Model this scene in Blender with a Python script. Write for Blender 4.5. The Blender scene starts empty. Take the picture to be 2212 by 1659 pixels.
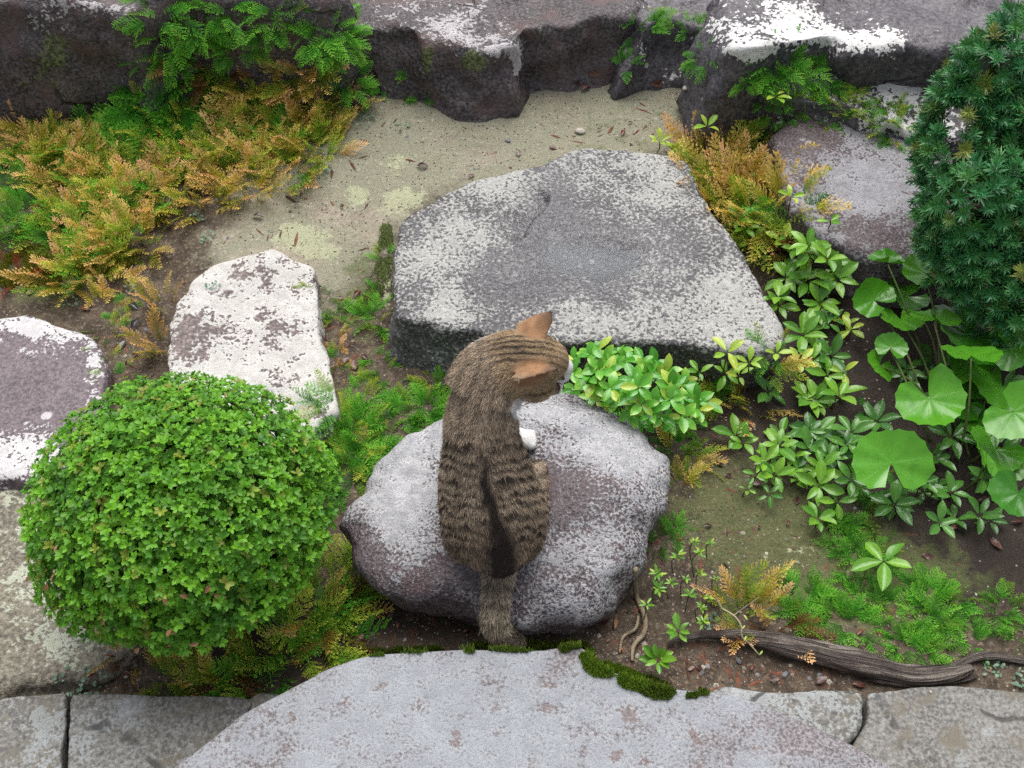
import bpy, bmesh, math, random
import numpy as np
from mathutils import Vector, Matrix, Quaternion, noise
from mathutils.bvhtree import BVHTree

random.seed(7)
RNG = np.random.default_rng(7)
SC = bpy.context.scene
COL = SC.collection

# ------------------------------------------------------------------ camera, sky, sun, exposure
H, PITCH, HFOV = 2.0, math.radians(50), math.radians(50)
cam_d = bpy.data.cameras.new('camera')
cam_d.angle = HFOV
cam_d.clip_end = 500
cam_d.clip_start = 0.05
cam = bpy.data.objects.new('camera', cam_d)
COL.objects.link(cam)
cam.location = (0, 0, H)
cam.rotation_euler = (math.pi / 2 - PITCH, 0, 0)
SC.camera = cam

SUN_EL, SUN_AZ = math.radians(66), math.radians(2)      # azimuth from +Y towards +X
world = bpy.data.worlds.new('World')
SC.world = world
world.use_nodes = True
wn = world.node_tree
wn.nodes.clear()
sky = wn.nodes.new('ShaderNodeTexSky')
sky.sky_type = 'NISHITA'
sky.sun_disc = False
sky.sun_elevation = SUN_EL
sky.sun_rotation = SUN_AZ
sky.dust_density = 4.0
hs = wn.nodes.new('ShaderNodeHueSaturation')
hs.inputs['Saturation'].default_value = 0.30             # an overcast sky is nearly white
bg = wn.nodes.new('ShaderNodeBackground')
bg.inputs['Strength'].default_value = 0.088
wo = wn.nodes.new('ShaderNodeOutputWorld')
wn.links.new(sky.outputs[0], hs.inputs['Color'])
wn.links.new(hs.outputs[0], bg.inputs['Color'])
wn.links.new(bg.outputs[0], wo.inputs['Surface'])

sun_d = bpy.data.lights.new('sun', 'SUN')
sun_d.energy = 1.5
sun_d.angle = math.radians(56)
sun_d.color = (1.0, 0.97, 0.92)
sun = bpy.data.objects.new('sun', sun_d)
COL.objects.link(sun)
sdir = Vector((math.cos(SUN_EL) * math.sin(SUN_AZ), math.cos(SUN_EL) * math.cos(SUN_AZ), math.sin(SUN_EL)))
sun.rotation_euler = sdir.to_track_quat('Z', 'Y').to_euler()
sun.location = sdir * 10

vs = SC.view_settings
vs.view_transform = 'Standard'
vs.look = 'None'
vs.gamma = 1
vs.use_curve_mapping = False
vs.exposure = 1.06
SC.render.engine = 'CYCLES'
SC.cycles.max_bounces = 6
SC.cycles.diffuse_bounces = 3
SC.cycles.transparent_max_bounces = 8
SC.cycles.use_denoising = False
SC.cycles.use_adaptive_sampling = True
SC.cycles.adaptive_threshold = 0.02
SC.render.filter_size = 1.3

# ------------------------------------------------------------------ photo pixels (2212 x 1659) -> directions
FPX = 1106 / math.tan(HFOV / 2)
CAMP = Vector((0, 0, H))
FWD = Vector((0, math.cos(PITCH), -math.sin(PITCH)))
UPV = Vector((0, math.sin(PITCH), math.cos(PITCH)))
RGT = Vector((1, 0, 0))


def ray(u, v):
    return (FWD * FPX + RGT * (u - 1106) + UPV * (829.5 - v)).normalized()


def P(u, v, z):
    d = ray(u, v)
    return CAMP + d * ((z - H) / d.z)


def pxy(p):
    q = Vector(p) - CAMP
    w = q.dot(FWD)
    return 1106 + q.dot(RGT) / w * FPX, 829.5 - q.dot(UPV) / w * FPX


def pxs(A):
    q = A - np.array(CAMP)
    w = q @ np.array(FWD)
    return 1106 + (q @ np.array(RGT)) / w * FPX, 829.5 - (q @ np.array(UPV)) / w * FPX


def mm(p):
    """metres per photo pixel at point p"""
    return (Vector(p) - CAMP).dot(FWD) / FPX


def sstep(a, b, x):
    t = min(1, max(0, (x - a) / (b - a)))
    return t * t * (3 - 2 * t)


# ------------------------------------------------------------------ node helpers
class NT:
    def __init__(s, name):
        s.m = bpy.data.materials.new(name)
        s.m.use_nodes = True
        s.t = s.m.node_tree
        s.t.nodes.clear()
        s.out = s.n('ShaderNodeOutputMaterial')

    def n(s, k, **kw):
        x = s.t.nodes.new(k)
        for a, b in kw.items():
            setattr(x, a, b)
        return x

    def set(s, sock, v):
        if isinstance(v, bpy.types.NodeSocket):
            s.t.links.new(v, sock)
        else:
            if sock.type == 'RGBA' and len(v) == 3:
                v = (*v, 1)
            sock.default_value = v

    def coord(s):
        return s.n('ShaderNodeTexCoord').outputs['Object']

    def geo(s):
        return s.n('ShaderNodeNewGeometry').outputs['Position']

    def noise(s, vec, scale, detail=4, rough=0.55, dist=0.0):
        x = s.n('ShaderNodeTexNoise')
        s.set(x.inputs['Vector'], vec)
        x.inputs['Scale'].default_value = scale
        x.inputs['Detail'].default_value = detail
        x.inputs['Roughness'].default_value = rough
        x.inputs['Distortion'].default_value = dist
        return x.outputs['Fac']

    def voro(s, vec, scale, feature='F1', out='Distance'):
        x = s.n('ShaderNodeTexVoronoi')
        x.feature = feature
        s.set(x.inputs['Vector'], vec)
        x.inputs['Scale'].default_value = scale
        return x.outputs[out]

    def math(s, op, a, b=0.0, clamp=False):
        x = s.n('ShaderNodeMath')
        x.operation = op
        x.use_clamp = clamp
        s.set(x.inputs[0], a)
        s.set(x.inputs[1], b)
        return x.outputs[0]

    def ramp(s, fac, stops, interp='LINEAR'):
        x = s.n('ShaderNodeValToRGB')
        cr = x.color_ramp
        cr.interpolation = interp
        while len(cr.elements) < len(stops):
            cr.elements.new(0.5)
        for e, (p, c) in zip(cr.elements, stops):
            e.position = p
            if not isinstance(c, (tuple, list)):
                c = (c, c, c)
            e.color = (*c[:3], 1)
        s.set(x.inputs[0], fac)
        return x.outputs[0]

    def rng(s, v, a, b, c=0.0, d=1.0):
        x = s.n('ShaderNodeMapRange')
        x.interpolation_type = 'SMOOTHSTEP'
        s.set(x.inputs[0], v)
        for i, q in zip((1, 2, 3, 4), (a, b, c, d)):
            s.set(x.inputs[i], q)
        return x.outputs[0]

    def mix(s, f, a, b, mode='MIX'):
        x = s.n('ShaderNodeMix')
        x.data_type = 'RGBA'
        x.blend_type = mode
        s.set(x.inputs[0], f)
        s.set(x.inputs[6], a)
        s.set(x.inputs[7], b)
        return x.outputs[2]

    def attr(s, name, out='Fac'):
        x = s.n('ShaderNodeAttribute')
        x.attribute_name = name
        return x.outputs[out]

    def rnd(s):
        return s.n('ShaderNodeObjectInfo').outputs['Random']

    def bump(s, h, strength, dist=0.01, normal=None):
        x = s.n('ShaderNodeBump')
        x.inputs['Strength'].default_value = strength
        x.inputs['Distance'].default_value = dist
        s.set(x.inputs['Height'], h)
        if normal is not None:
            s.set(x.inputs['Normal'], normal)
        return x.outputs[0]

    def bsdf(s, col, rough=0.6, normal=None, spec=0.5, **kw):
        x = s.n('ShaderNodeBsdfPrincipled')
        s.set(x.inputs['Base Color'], col)
        s.set(x.inputs['Roughness'], rough)
        s.set(x.inputs['Specular IOR Level'], spec)
        if normal is not None:
            s.set(x.inputs['Normal'], normal)
        for k, v in kw.items():
            s.set(x.inputs[k.replace('_', ' ')], v)
        return x.outputs[0]

    def done(s, shader):
        s.t.links.new(shader, s.out.inputs['Surface'])
        return s.m


# ------------------------------------------------------------------ object helpers
def tag(o, label=None, cat=None, group=None, kind=None):
    for k, v in (('label', label), ('category', cat), ('group', group), ('kind', kind)):
        if v:
            o[k] = v
    return o


def empty(name, loc=(0, 0, 0)):
    o = bpy.data.objects.new(name, None)
    o.empty_display_size = 0.02
    COL.objects.link(o)
    o.location = loc
    return o


def mesh(name, V, F, mat=None, smooth=True, attrs=None):
    me = bpy.data.meshes.new(name)
    me.from_pydata([tuple(v) for v in V], [], F)
    if smooth:
        me.polygons.foreach_set('use_smooth', [True] * len(me.polygons))
    for k, vals in (attrs or {}).items():
        a = me.attributes.new(k, 'FLOAT', 'POINT')
        a.data.foreach_set('value', np.asarray(vals, dtype=np.float32))
    for m in (mat if isinstance(mat, (list, tuple)) else [mat]):
        if m:
            me.materials.append(m)
    me.update()
    return me


def link(name, me, parent=None, M=None):
    """M is a world matrix; parents are always plain empties with location only"""
    o = bpy.data.objects.new(name, me)
    COL.objects.link(o)
    if parent is not None:
        o.parent = parent
    if M is not None:
        if parent is not None:
            M = Matrix.Translation(-parent.location) @ M
        o.matrix_local = M
    elif parent is not None:
        o.matrix_local = Matrix.Translation(-parent.location)
    return o


def frame(pos, zdir, ydir, s=(1, 1, 1)):
    z = Vector(zdir).normalized()
    y = Vector(ydir)
    y = y - z * y.dot(z)
    if y.length < 1e-5:
        y = z.orthogonal()
    y.normalize()
    x = y.cross(z)
    if isinstance(s, (int, float)):
        s = (s, s, s)
    M = Matrix((x * s[0], y * s[1], z * s[2])).transposed().to_4x4()
    M.translation = pos
    return M


def tube(path, rad, sides=8, cap=True):
    """V, F of a tube along path with per-point radius"""
    V, F = [], []
    n = len(path)
    path = [Vector(p) for p in path]
    ref = None
    for i, p in enumerate(path):
        t = (path[min(i + 1, n - 1)] - path[max(i - 1, 0)]).normalized()
        if ref is None:
            ref = t.orthogonal().normalized()
        ref = (ref - t * ref.dot(t)).normalized()
        b = t.cross(ref)
        r = rad[i] if hasattr(rad, '__len__') else rad
        for k in range(sides):
            a = 2 * math.pi * k / sides
            V.append(p + (ref * math.cos(a) + b * math.sin(a)) * r)
    for i in range(n - 1):
        for k in range(sides):
            F.append((i * sides + k, i * sides + (k + 1) % sides, (i + 1) * sides + (k + 1) % sides, (i + 1) * sides + k))
    if cap:
        F.append(tuple(range(sides - 1, -1, -1)))
        F.append(tuple((n - 1) * sides + k for k in range(sides)))
    return V, F


def smooth_path(pts, n):
    pts = [Vector(p) for p in pts]
    out = []
    m = len(pts) - 1
    for i in range(n):
        t = i / (n - 1) * m
        k = min(int(t), m - 1)
        f = t - k
        p0, p1, p2, p3 = pts[max(k - 1, 0)], pts[k], pts[k + 1], pts[min(k + 2, m)]
        out.append(0.5 * (2 * p1 + (p2 - p0) * f + (2 * p0 - 5 * p1 + 4 * p2 - p3) * f * f + (3 * p1 - p0 - 3 * p2 + p3) * f ** 3))
    return out


def fbm(p, sc, oct=4):
    return noise.fractal(Vector(p) * sc, 1.0, 2.0, oct, noise_basis='PERLIN_ORIGINAL')


# ------------------------------------------------------------------ materials: stone, soil
def mat_rock(name, dark, mid, lich, lich2=None, big=5.0, edge=38.0, fine=160.0, thr=0.52, sharp=0.035,
             spots=None, spot_scale=9.0, spot_thr=0.35, rough=0.62, bumpy=0.5, tint=None, seed=0.0, grain=1.0, crack=0.0, wts=(.34, .36, .30)):
    t = NT(name)
    co = t.geo()
    mp = t.n('ShaderNodeMapping')
    mp.inputs['Location'].default_value = (seed * 3.1, seed * 1.7, seed * 2.3)
    t.set(mp.inputs['Vector'], co)
    co = mp.outputs[0]
    n1 = t.noise(co, big, 4, 0.6, 0.3)
    n2 = t.noise(co, edge, 4, 0.62, 0.4)
    n3 = t.noise(co, fine, 2, 0.6)
    n4 = t.noise(co, fine * 3.2, 0, 0.6)
    base = t.mix(t.rng(n1, 0.35, 0.65), dark, mid)
    base = t.mix(t.math('MULTIPLY', t.rng(n3, 0.40, 0.70), 0.55 * grain), base, [c * 1.9 + 0.02 for c in mid])
    base = t.mix(t.math('MULTIPLY', t.rng(n3, 0.46, 0.30), 0.6), base, [c * 0.45 for c in dark])
    if tint:
        base = t.mix(t.rng(t.noise(co, big * 2.3, 4, 0.6), 0.5, 0.68), base, tint)
    if spots:
        sp = t.math('ADD', t.voro(co, spot_scale), t.math('ADD', t.math('MULTIPLY', t.math('SUBTRACT', n2, 0.5), 1.1), t.math('MULTIPLY', t.math('SUBTRACT', n3, 0.5), 0.5)))
        spm = t.rng(sp, spot_thr, spot_thr - 0.06)
    at = t.attr('lich')
    f = t.math('ADD', t.math('MULTIPLY', n1, wts[0]), t.math('MULTIPLY', n2, wts[1]))
    f = t.math('ADD', f, t.math('MULTIPLY', n3, wts[2]))
    f = t.math('ADD', f, t.math('MULTIPLY', at, 0.5))
    lm = t.rng(f, thr, thr + sharp)
    lc = t.mix(t.rng(n2, 0.35, 0.7), lich, lich2 or [c * 0.72 for c in lich])
    lc = t.mix(t.math('MULTIPLY', t.rng(n4, 0.45, 0.3), 0.55), lc, [c * 0.45 for c in lich])
    col = t.mix(lm, base, lc)
    if spots:
        col = t.mix(t.math('MULTIPLY', spm, 0.7), col, t.mix(t.rng(n3, 0.35, 0.65), spots, [c * 1.5 for c in spots]))
    # rare pale crustose discs
    d = t.math('ADD', t.voro(co, 7.3), t.math('MULTIPLY', n2, 0.45))
    disc = t.rng(d, 0.30, 0.27)
    col = t.mix(t.math('MULTIPLY', disc, 0.5), col, [min(0.8, c * 1.25) for c in lich])
    wet = t.attr('wet')
    col = t.mix(t.math('MULTIPLY', wet, 0.30), col, t.mix(0.5, col, (0.03, 0.032, 0.036)))
    green = t.attr('moss')
    col = t.mix(t.math('MULTIPLY', t.rng(t.math('ADD', green, t.math('MULTIPLY', t.math('SUBTRACT', n2, 0.5), 1.6)), 0.45, 0.75), 0.85), col,
                t.mix(t.rng(n3, 0.4, 0.6), (0.035, 0.05, 0.012), (0.14, 0.17, 0.06)))
    if crack:
        va = t.n('ShaderNodeVectorMath'); va.operation = 'MULTIPLY_ADD'
        nc = t.n('ShaderNodeTexNoise'); t.set(nc.inputs['Vector'], co); nc.inputs['Scale'].default_value = 7; nc.inputs['Detail'].default_value = 3
        t.set(va.inputs[0], nc.outputs['Color']); va.inputs[1].default_value = (.10, .10, .10); t.set(va.inputs[2], co)
        ce = t.voro(va.outputs[0], crack, 'DISTANCE_TO_EDGE')
        cm = t.math('MULTIPLY', t.rng(ce, 0.014, 0.003), t.rng(n1, 0.52, 0.60))
        col = t.mix(t.math('MULTIPLY', cm, 0.8), col, (0.02, 0.017, 0.017))
    hgt = t.math('ADD', t.math('MULTIPLY', n2, 1.0), t.math('MULTIPLY', n3, 0.45))
    hgt = t.math('ADD', hgt, t.math('MULTIPLY', n4, 0.16))
    hgt = t.math('ADD', hgt, t.math('MULTIPLY', lm, 0.10))
    if crack:
        hgt = t.math('SUBTRACT', hgt, t.math('MULTIPLY', cm, 1.2))
    nrm = t.bump(hgt, bumpy, 0.012)
    rg = t.math('SUBTRACT', t.math('ADD', t.math('MULTIPLY', lm, 0.2), rough), t.math('MULTIPLY', wet, 0.32))
    return t.done(t.bsdf(col, rg, nrm, 0.45))


def mat_soil():
    t = NT('soil')
    co = t.geo()
    n1 = t.noise(co, 4.0, 5, 0.6, 0.4)
    n2 = t.noise(co, 22, 6, 0.65, 0.3)
    n3 = t.noise(co, 110, 4, 0.6)
    n4 = t.noise(co, 420, 2, 0.6)
    path = t.attr('path')
    moss = t.attr('moss')
    soil = t.mix(t.rng(n2, 0.35, 0.65), (0.042, 0.029, 0.020), (0.105, 0.078, 0.054))
    soil = t.mix(t.rng(n3, 0.52, 0.70), soil, (0.20, 0.16, 0.115))
    pale = t.mix(t.rng(n2, 0.38, 0.66), (0.235, 0.20, 0.15), (0.36, 0.315, 0.245))
    pale = t.mix(t.math('MULTIPLY', t.rng(n1, 0.34, 0.56), 0.85), pale, (0.235, 0.235, 0.165))
    pale = t.mix(t.math('MULTIPLY', t.rng(n3, 0.55, 0.72), 0.6), pale, (0.50, 0.43, 0.33))
    pf = t.rng(t.math('ADD', path, t.math('MULTIPLY', t.math('SUBTRACT', n2, 0.5), 0.7)), 0.25, 0.75)
    soil = t.mix(t.rng(path, -0.08, -0.55), soil, t.mix(n2, (0.014, 0.010, 0.008), (0.050, 0.036, 0.026)))  # shade around the plants, painted in as darker soil where path is negative
    col = t.mix(pf, soil, pale)
    # thin algae film and pale crust lichen patches
    g = t.math('ADD', moss, t.math('MULTIPLY', t.math('SUBTRACT', n2, 0.5), 1.5))
    col = t.mix(t.math('MULTIPLY', t.rng(g, 0.25, 0.60), 0.7), col, t.mix(n3, (0.045, 0.060, 0.016), (0.13, 0.15, 0.05)))
    cr = t.math('ADD', t.attr('crust'), t.math('ADD', t.math('MULTIPLY', t.math('SUBTRACT', n2, 0.5), 1.7), t.math('MULTIPLY', t.math('SUBTRACT', n3, 0.5), 0.8)))
    col = t.mix(t.math('MULTIPLY', t.rng(cr, 0.42, 0.60), 0.8), col, t.mix(n3, (0.30, 0.32, 0.19), (0.44, 0.45, 0.30)))
    # tiny pale and dark grit
    v = t.n('ShaderNodeTexVoronoi')
    t.set(v.inputs['Vector'], co)
    v.inputs['Scale'].default_value = 95
    sel = t.rng(v.outputs['Distance'], 0.26, 0.20)
    wv = t.n('ShaderNodeSeparateColor')
    t.set(wv.inputs[0], v.outputs['Color'])
    col = t.mix(t.math('MULTIPLY', sel, t.rng(wv.outputs[0], 0.88, 0.91)), col, (0.34, 0.29, 0.23))
    col = t.mix(t.math('MULTIPLY', sel, t.rng(wv.outputs[1], 0.74, 0.78)), col, (0.05, 0.033, 0.025))
    h = t.math('ADD', t.math('MULTIPLY', n2, 0.8), t.math('ADD', t.math('MULTIPLY', n3, 0.5), t.math('MULTIPLY', n4, 0.2)))
    h = t.math('ADD', h, t.math('MULTIPLY', sel, 0.2))
    return t.done(t.bsdf(col, 0.78, t.bump(h, 0.75, 0.012), 0.35))


# ------------------------------------------------------------------ ground
def blob(u, v, lst):
    s = 0.0
    for a in lst:
        if len(a) == 4:
            bu, bv, r, amp = a
            ry = r
        else:
            bu, bv, r, ry, amp = a
        d = ((u - bu) / r) ** 2 + ((v - bv) / ry) ** 2
        if d < 9:
            s += amp * math.exp(-d)
    return s


PATH_AND_SHADE = [(1760, 820, 220, 200, -.7), (2100, 960, 260, 260, -1.0), (2050, 700, 200, 150, -.8), (930, 1345, 220, 45, -.7), (560, 1400, 160, 120, -.8), (2100, 1200, 180, 90, -.6), (1440, 900, 90, 80, -.6), (1000, 300, 420, 110, 1.1), (1450, 230, 250, 110, 1.0), (700, 470, 200, 120, 1.0), (560, 560, 160, 90, .6), (1200, 260, 300, 80, .5),  # pale path soil; negative entries paint shade by plants and boulder into the soil
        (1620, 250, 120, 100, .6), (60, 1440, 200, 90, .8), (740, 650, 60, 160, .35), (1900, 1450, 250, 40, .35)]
MOSS = [(1350, 290, 250, 110, .35), (780, 640, 60, 160, .55), (140, 560, 100, 90, 1.0), (1600, 1100, 160, 100, .75), (1750, 1180, 180, 90, .7), (1950, 1250, 200, 100, .6), (1650, 1230, 120, 70, .5), (760, 880, 80, 60, .6),
        (900, 330, 200, 80, .2), (1850, 1300, 200, 80, .35), (280, 760, 60, 80, .3), (60, 560, 60, 100, .5), (1500, 1000, 100, 80, .2)]
CRUST = [(640, 510, 60, 30, 1.0), (870, 430, 60, 28, .95), (770, 420, 30, 24, .9), (700, 545, 50, 26, .8), (850, 350, 40, 26, .6),
         (1010, 210, 50, 16, .6), (1280, 200, 40, 14, .3), (1150, 290, 120, 40, .25), (1450, 330, 80, 22, .3), (830, 600, 20, 90, .75),
         (1720, 1200, 60, 40, .45), (1640, 300, 70, 40, .3)]


def gz(x, y):
    z = 0.16 * sstep(1.7, 3.6, y) + 0.10 * sstep(3.6, 7, y)
    z += 0.016 * noise.noise(Vector((x * 2.3, y * 2.3, 0.3))) + 0.006 * noise.noise(Vector((x * 9, y * 9, 4.3))) + 0.0025 * noise.noise(Vector((x * 31, y * 31, 1.3)))
    return z


def build_ground():
    xs = list(np.linspace(-2.6, 2.6, 330))
    ys = list(np.linspace(0.45, 4.3, 250))
    xs = [-40, -15, -6, -3.6] + xs + [3.6, 6, 15, 40]
    ys = [-40, -12, -4, -1] + ys + [5, 7, 15, 40]
    V, A, B, C = [], [], [], []
    for y in ys:
        for x in xs:
            z = gz(x, y)
            V.append((x, y, z))
            if abs(x) < 2.7 and 0.4 < y < 4.4:
                u, v = pxy((x, y, z))
                A.append(blob(u, v, PATH_AND_SHADE)); B.append(blob(u, v, MOSS)); C.append(blob(u, v, CRUST))
            else:
                A.append(0.2); B.append(0.2); C.append(0)
    nx = len(xs)
    F = [(j * nx + i, j * nx + i + 1, (j + 1) * nx + i + 1, (j + 1) * nx + i) for j in range(len(ys) - 1) for i in range(nx - 1)]
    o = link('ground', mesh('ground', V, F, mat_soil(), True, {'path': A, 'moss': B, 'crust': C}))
    tag(o, 'damp brown soil with pale algae and crusty patches between the stones', kind='structure')
    return o


SURF = []          # (object, mesh) used to drop things on


def rock(name, outline, z, mat, h=None, label=None, cat='rock', group=None, prof='slab', dome=0.0, tilt=(0, 0), amp=0.012, asc=6.0,
         lich=0.0, lblobs=(), wet=0.0, wblobs=(), mblobs=(), side_lich=-0.35, out=0.02, NA=220, dips=(), seed=0, rimamp=0.012, kind=None, under=0.0, bev=0.02, facet=0.0, ridges=(), ridge=0.0):
    """A stone from its rim (photo pixels at height z). The rim is set on the plane z; the sides go down into the ground."""
    rim = [P(u, v, z) for u, v in outline]
    c = sum(rim, Vector()) / len(rim)
    n = len(rim)
    R = []
    for k in range(NA):
        a = 2 * math.pi * k / NA
        d = Vector((math.cos(a), math.sin(a)))
        best = None
        for i in range(n):
            p, q = rim[i] - c, rim[(i + 1) % n] - c
            e = q - p
            den = d.x * e.y - d.y * e.x
            if abs(den) < 1e-9:
                continue
            tt = (p.x * e.y - p.y * e.x) / den
            s = (p.x * d.y - p.y * d.x) / den
            if tt > 0 and -1e-6 <= s <= 1 + 1e-6:
                best = tt if best is None else max(best, tt)
        R.append(best or 0.1)
    # light corner smoothing
    for _ in range(3):
        R = [(R[i - 1] + 2 * R[i] + R[(i + 1) % NA]) / 4 for i in range(NA)]
    if h is None:
        h = z + 0.06
    Rm = sum(R) / NA
    rows = []
    NT_ = 46
    if prof == 'slab':
        b = bev
        for i in range(1, NT_ + 1):
            t = i / NT_
            rows.append((t * (1 - b / Rm), 0.0))
        for a in (0.25, 0.5, 0.75, 1.0):
            q = a * math.pi / 2
            rows.append((1 - b / Rm + math.sin(q) * b / Rm, -(1 - math.cos(q)) * b))
        for i in range(1, 15):
            s = i / 14
            rows.append((1 + (out * s - under * s * s) / Rm, -b - (h - b) * s))
    else:                                            # boulder: z is the height of its widest ring, dome its rise above it
        for i in range(1, NT_ + 8):
            t = i / (NT_ + 7)
            rows.append((t, dome * ((1 - t ** 4.2) ** 0.6)))
        for i in range(1, 16):
            s = i / 15
            rows.append((1 + (out * s - under * s ** 1.5) / Rm, -h * s))
    V = [None]
    for (f, dz) in rows:
        for k in range(NA):
            a = 2 * math.pi * k / NA
            V.append(Vector((c.x + math.cos(a) * R[k] * f, c.y + math.sin(a) * R[k] * f, z + dz)))
    V[0] = Vector((c.x, c.y, z + (dome if prof != 'slab' else 0)))
    sv = Vector((seed * 7.3, seed * 3.1, seed * 5.7))
    out_v, L, W, M = [], [], [], []
    for i, p in enumerate(V):
        row = (i - 1) // NA if i else 0
        f, dz = rows[row]
        q = p + sv
        side = min(1.0, max(0.0, (f - 0.86) / 0.14)) if prof == 'slab' else min(1.0, f ** 3)
        rad = Vector((p.x - c.x, p.y - c.y, 0))
        rad = rad.normalized() if rad.length > 1e-6 else Vector((1, 0, 0))
        nn = fbm(q, asc, 5)
        if ridge:
            nn = (1 - ridge) * nn + ridge * (0.55 - 2.2 * abs(fbm(q + Vector((1, 4, 2)), asc * .8, 3)))
        n2 = fbm(q + Vector((9, 2, 5)), asc * 1.7, 4)
        if facet:
            vd = noise.cell(q * asc * 0.9)
            nn += facet * (vd - 0.5)
        p2 = p + rad * (side * (rimamp * fbm(q + Vector((3, 8, 1)), asc * 1.3, 5) * 1.6 + amp * n2))
        top = 1 - 0.6 * side
        zz = amp * nn * top + tilt[0] * (p.x - c.x) + tilt[1] * (p.y - c.y)
        if prof == 'slab' and dome:
            zz += dome * (1 - min(1, f) ** 2)
        u, v = pxy(p)
        for (du, dv, r, dd) in dips:
            zz -= dd * math.exp(-(((u - du) / r[0]) ** 2 + ((v - dv) / r[1]) ** 2))
        for (u0, v0, u1, v1, w, dd) in ridges:       # a step: surface on one side of a broken edge is lower
            ex, ey = u1 - u0, v1 - v0
            ln = math.hypot(ex, ey)
            s = ((u - u0) * ex + (v - v0) * ey) / ln
            dist = ((u - u0) * -ey + (v - v0) * ex) / ln + 9 * noise.noise(q * 14)
            if -0.15 * ln < s < 1.15 * ln and 0 <= dist < w:
                zz -= dd * (1 - dist / w) * sstep(0, 4, dist) * sstep(-0.15 * ln, 0, s) * (1 - sstep(ln, 1.15 * ln, s))
        if dz > -h * 0.5:
            p2.z += zz
        else:
            p2.z += zz * 0.4
        out_v.append(p2)
        down = min(1.0, max(0.0, -dz / (0.35 * h)))
        if prof != 'slab':
            down = min(1.0, max(0.0, (-dz + 0.01) / (0.4 * h)))
        L.append(lich + blob(u, v, lblobs) + side_lich * down)
        W.append(min(1, max(0, wet + blob(u, v, wblobs))))
        M.append(blob(u, v, mblobs))
    F = [(0, 1 + k, 1 + (k + 1) % NA) for k in range(NA)]
    for r in range(len(rows) - 1):
        o0 = 1 + r * NA
        F += [(o0 + k, o0 + NA + k, o0 + NA + (k + 1) % NA, o0 + (k + 1) % NA) for k in range(NA)]
    me = mesh(name, out_v, F, mat, True, {'lich': L, 'wet': W, 'moss': M})
    o = link(name, me)
    tag(o, label, cat, group, kind)
    SURF.append((out_v, F))
    return o


ground = build_ground()
SURF.append(([v.co.copy() for v in ground.data.vertices], [tuple(p.vertices) for p in ground.data.polygons]))
# ------------------------------------------------------------------ stones
M_FRONT = mat_rock('grey_step_stone', (0.125, 0.11, 0.115), (0.20, 0.18, 0.19), (0.33, 0.35, 0.375), (0.255, 0.265, 0.29), big=6, edge=30, fine=190, thr=0.41, sharp=0.16,
                   spots=(0.13, 0.095, 0.09), spot_scale=13, spot_thr=0.19, rough=0.62, bumpy=0.45, seed=1)
M_CAT = mat_rock('mottled_boulder_stone', (0.062, 0.048, 0.051), (0.12, 0.10, 0.108), (0.45, 0.445, 0.46), (0.27, 0.275, 0.295), big=6, edge=40, fine=170, thr=0.46, sharp=0.10,
                 tint=(0.10, 0.065, 0.07), rough=0.6, bumpy=0.7, seed=2, wts=(.30, .28, .42))
M_PUD = mat_rock('wet_grey_stone', (0.055, 0.052, 0.056), (0.105, 0.103, 0.11), (0.44, 0.435, 0.41), (0.30, 0.30, 0.29), big=6, edge=48, fine=125, thr=0.49, sharp=0.075,
                 rough=0.55, bumpy=0.6, seed=3, wts=(.30, .26, .44))
M_WHITE = mat_rock('white_crusted_stone', (0.10, 0.078, 0.075), (0.17, 0.135, 0.125), (0.56, 0.545, 0.52), (0.42, 0.41, 0.38), big=9, edge=30, fine=120, thr=0.468, sharp=0.035,
                   rough=0.65, bumpy=0.45, seed=4)
M_PURP = mat_rock('purple_stone', (0.075, 0.055, 0.065), (0.115, 0.088, 0.10), (0.60, 0.58, 0.58), (0.44, 0.43, 0.44), big=7, edge=30, fine=130, thr=0.52, sharp=0.02,
                  rough=0.5, bumpy=0.35, seed=5)
M_TAN = mat_rock('tan_flat_stone', (0.11, 0.10, 0.075), (0.19, 0.17, 0.13), (0.46, 0.48, 0.40), (0.36, 0.38, 0.28), big=7, edge=32, fine=110, thr=0.55, sharp=0.03, rough=0.7, bumpy=0.6, seed=6)
M_SLAB = mat_rock('grey_paving_stone', (0.085, 0.082, 0.076), (0.16, 0.155, 0.145), (0.33, 0.35, 0.355), (0.25, 0.26, 0.255), big=8, edge=24, fine=140, thr=0.53, sharp=0.05, tint=(0.13, 0.115, 0.085),
                  rough=0.6, bumpy=0.3, seed=7, spots=(0.24, 0.25, 0.26), spot_scale=9, spot_thr=0.2, crack=1.6)
M_BACK = mat_rock('dark_boulder_stone', (0.030, 0.024, 0.027), (0.085, 0.070, 0.074), (0.50, 0.48, 0.50), (0.34, 0.32, 0.33), big=5, edge=30, fine=110, thr=0.57, sharp=0.035,
                  rough=0.55, bumpy=0.7, seed=8, crack=2.6, tint=(0.095, 0.062, 0.060))
M_BACKR = mat_rock('white_spotted_boulder_stone', (0.045, 0.04, 0.048), (0.085, 0.078, 0.088), (0.72, 0.71, 0.70), (0.60, 0.59, 0.58), big=6, edge=26, fine=90, thr=0.57, sharp=0.015,
                   rough=0.5, bumpy=0.5, seed=9, crack=2.2)
M_RGREY = mat_rock('speckled_grey_stone', (0.055, 0.038, 0.042), (0.095, 0.072, 0.076), (0.31, 0.31, 0.335), (0.21, 0.20, 0.215), big=7, edge=36, fine=150, thr=0.49, sharp=0.05,
                   rough=0.6, bumpy=0.5, seed=10)

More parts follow.
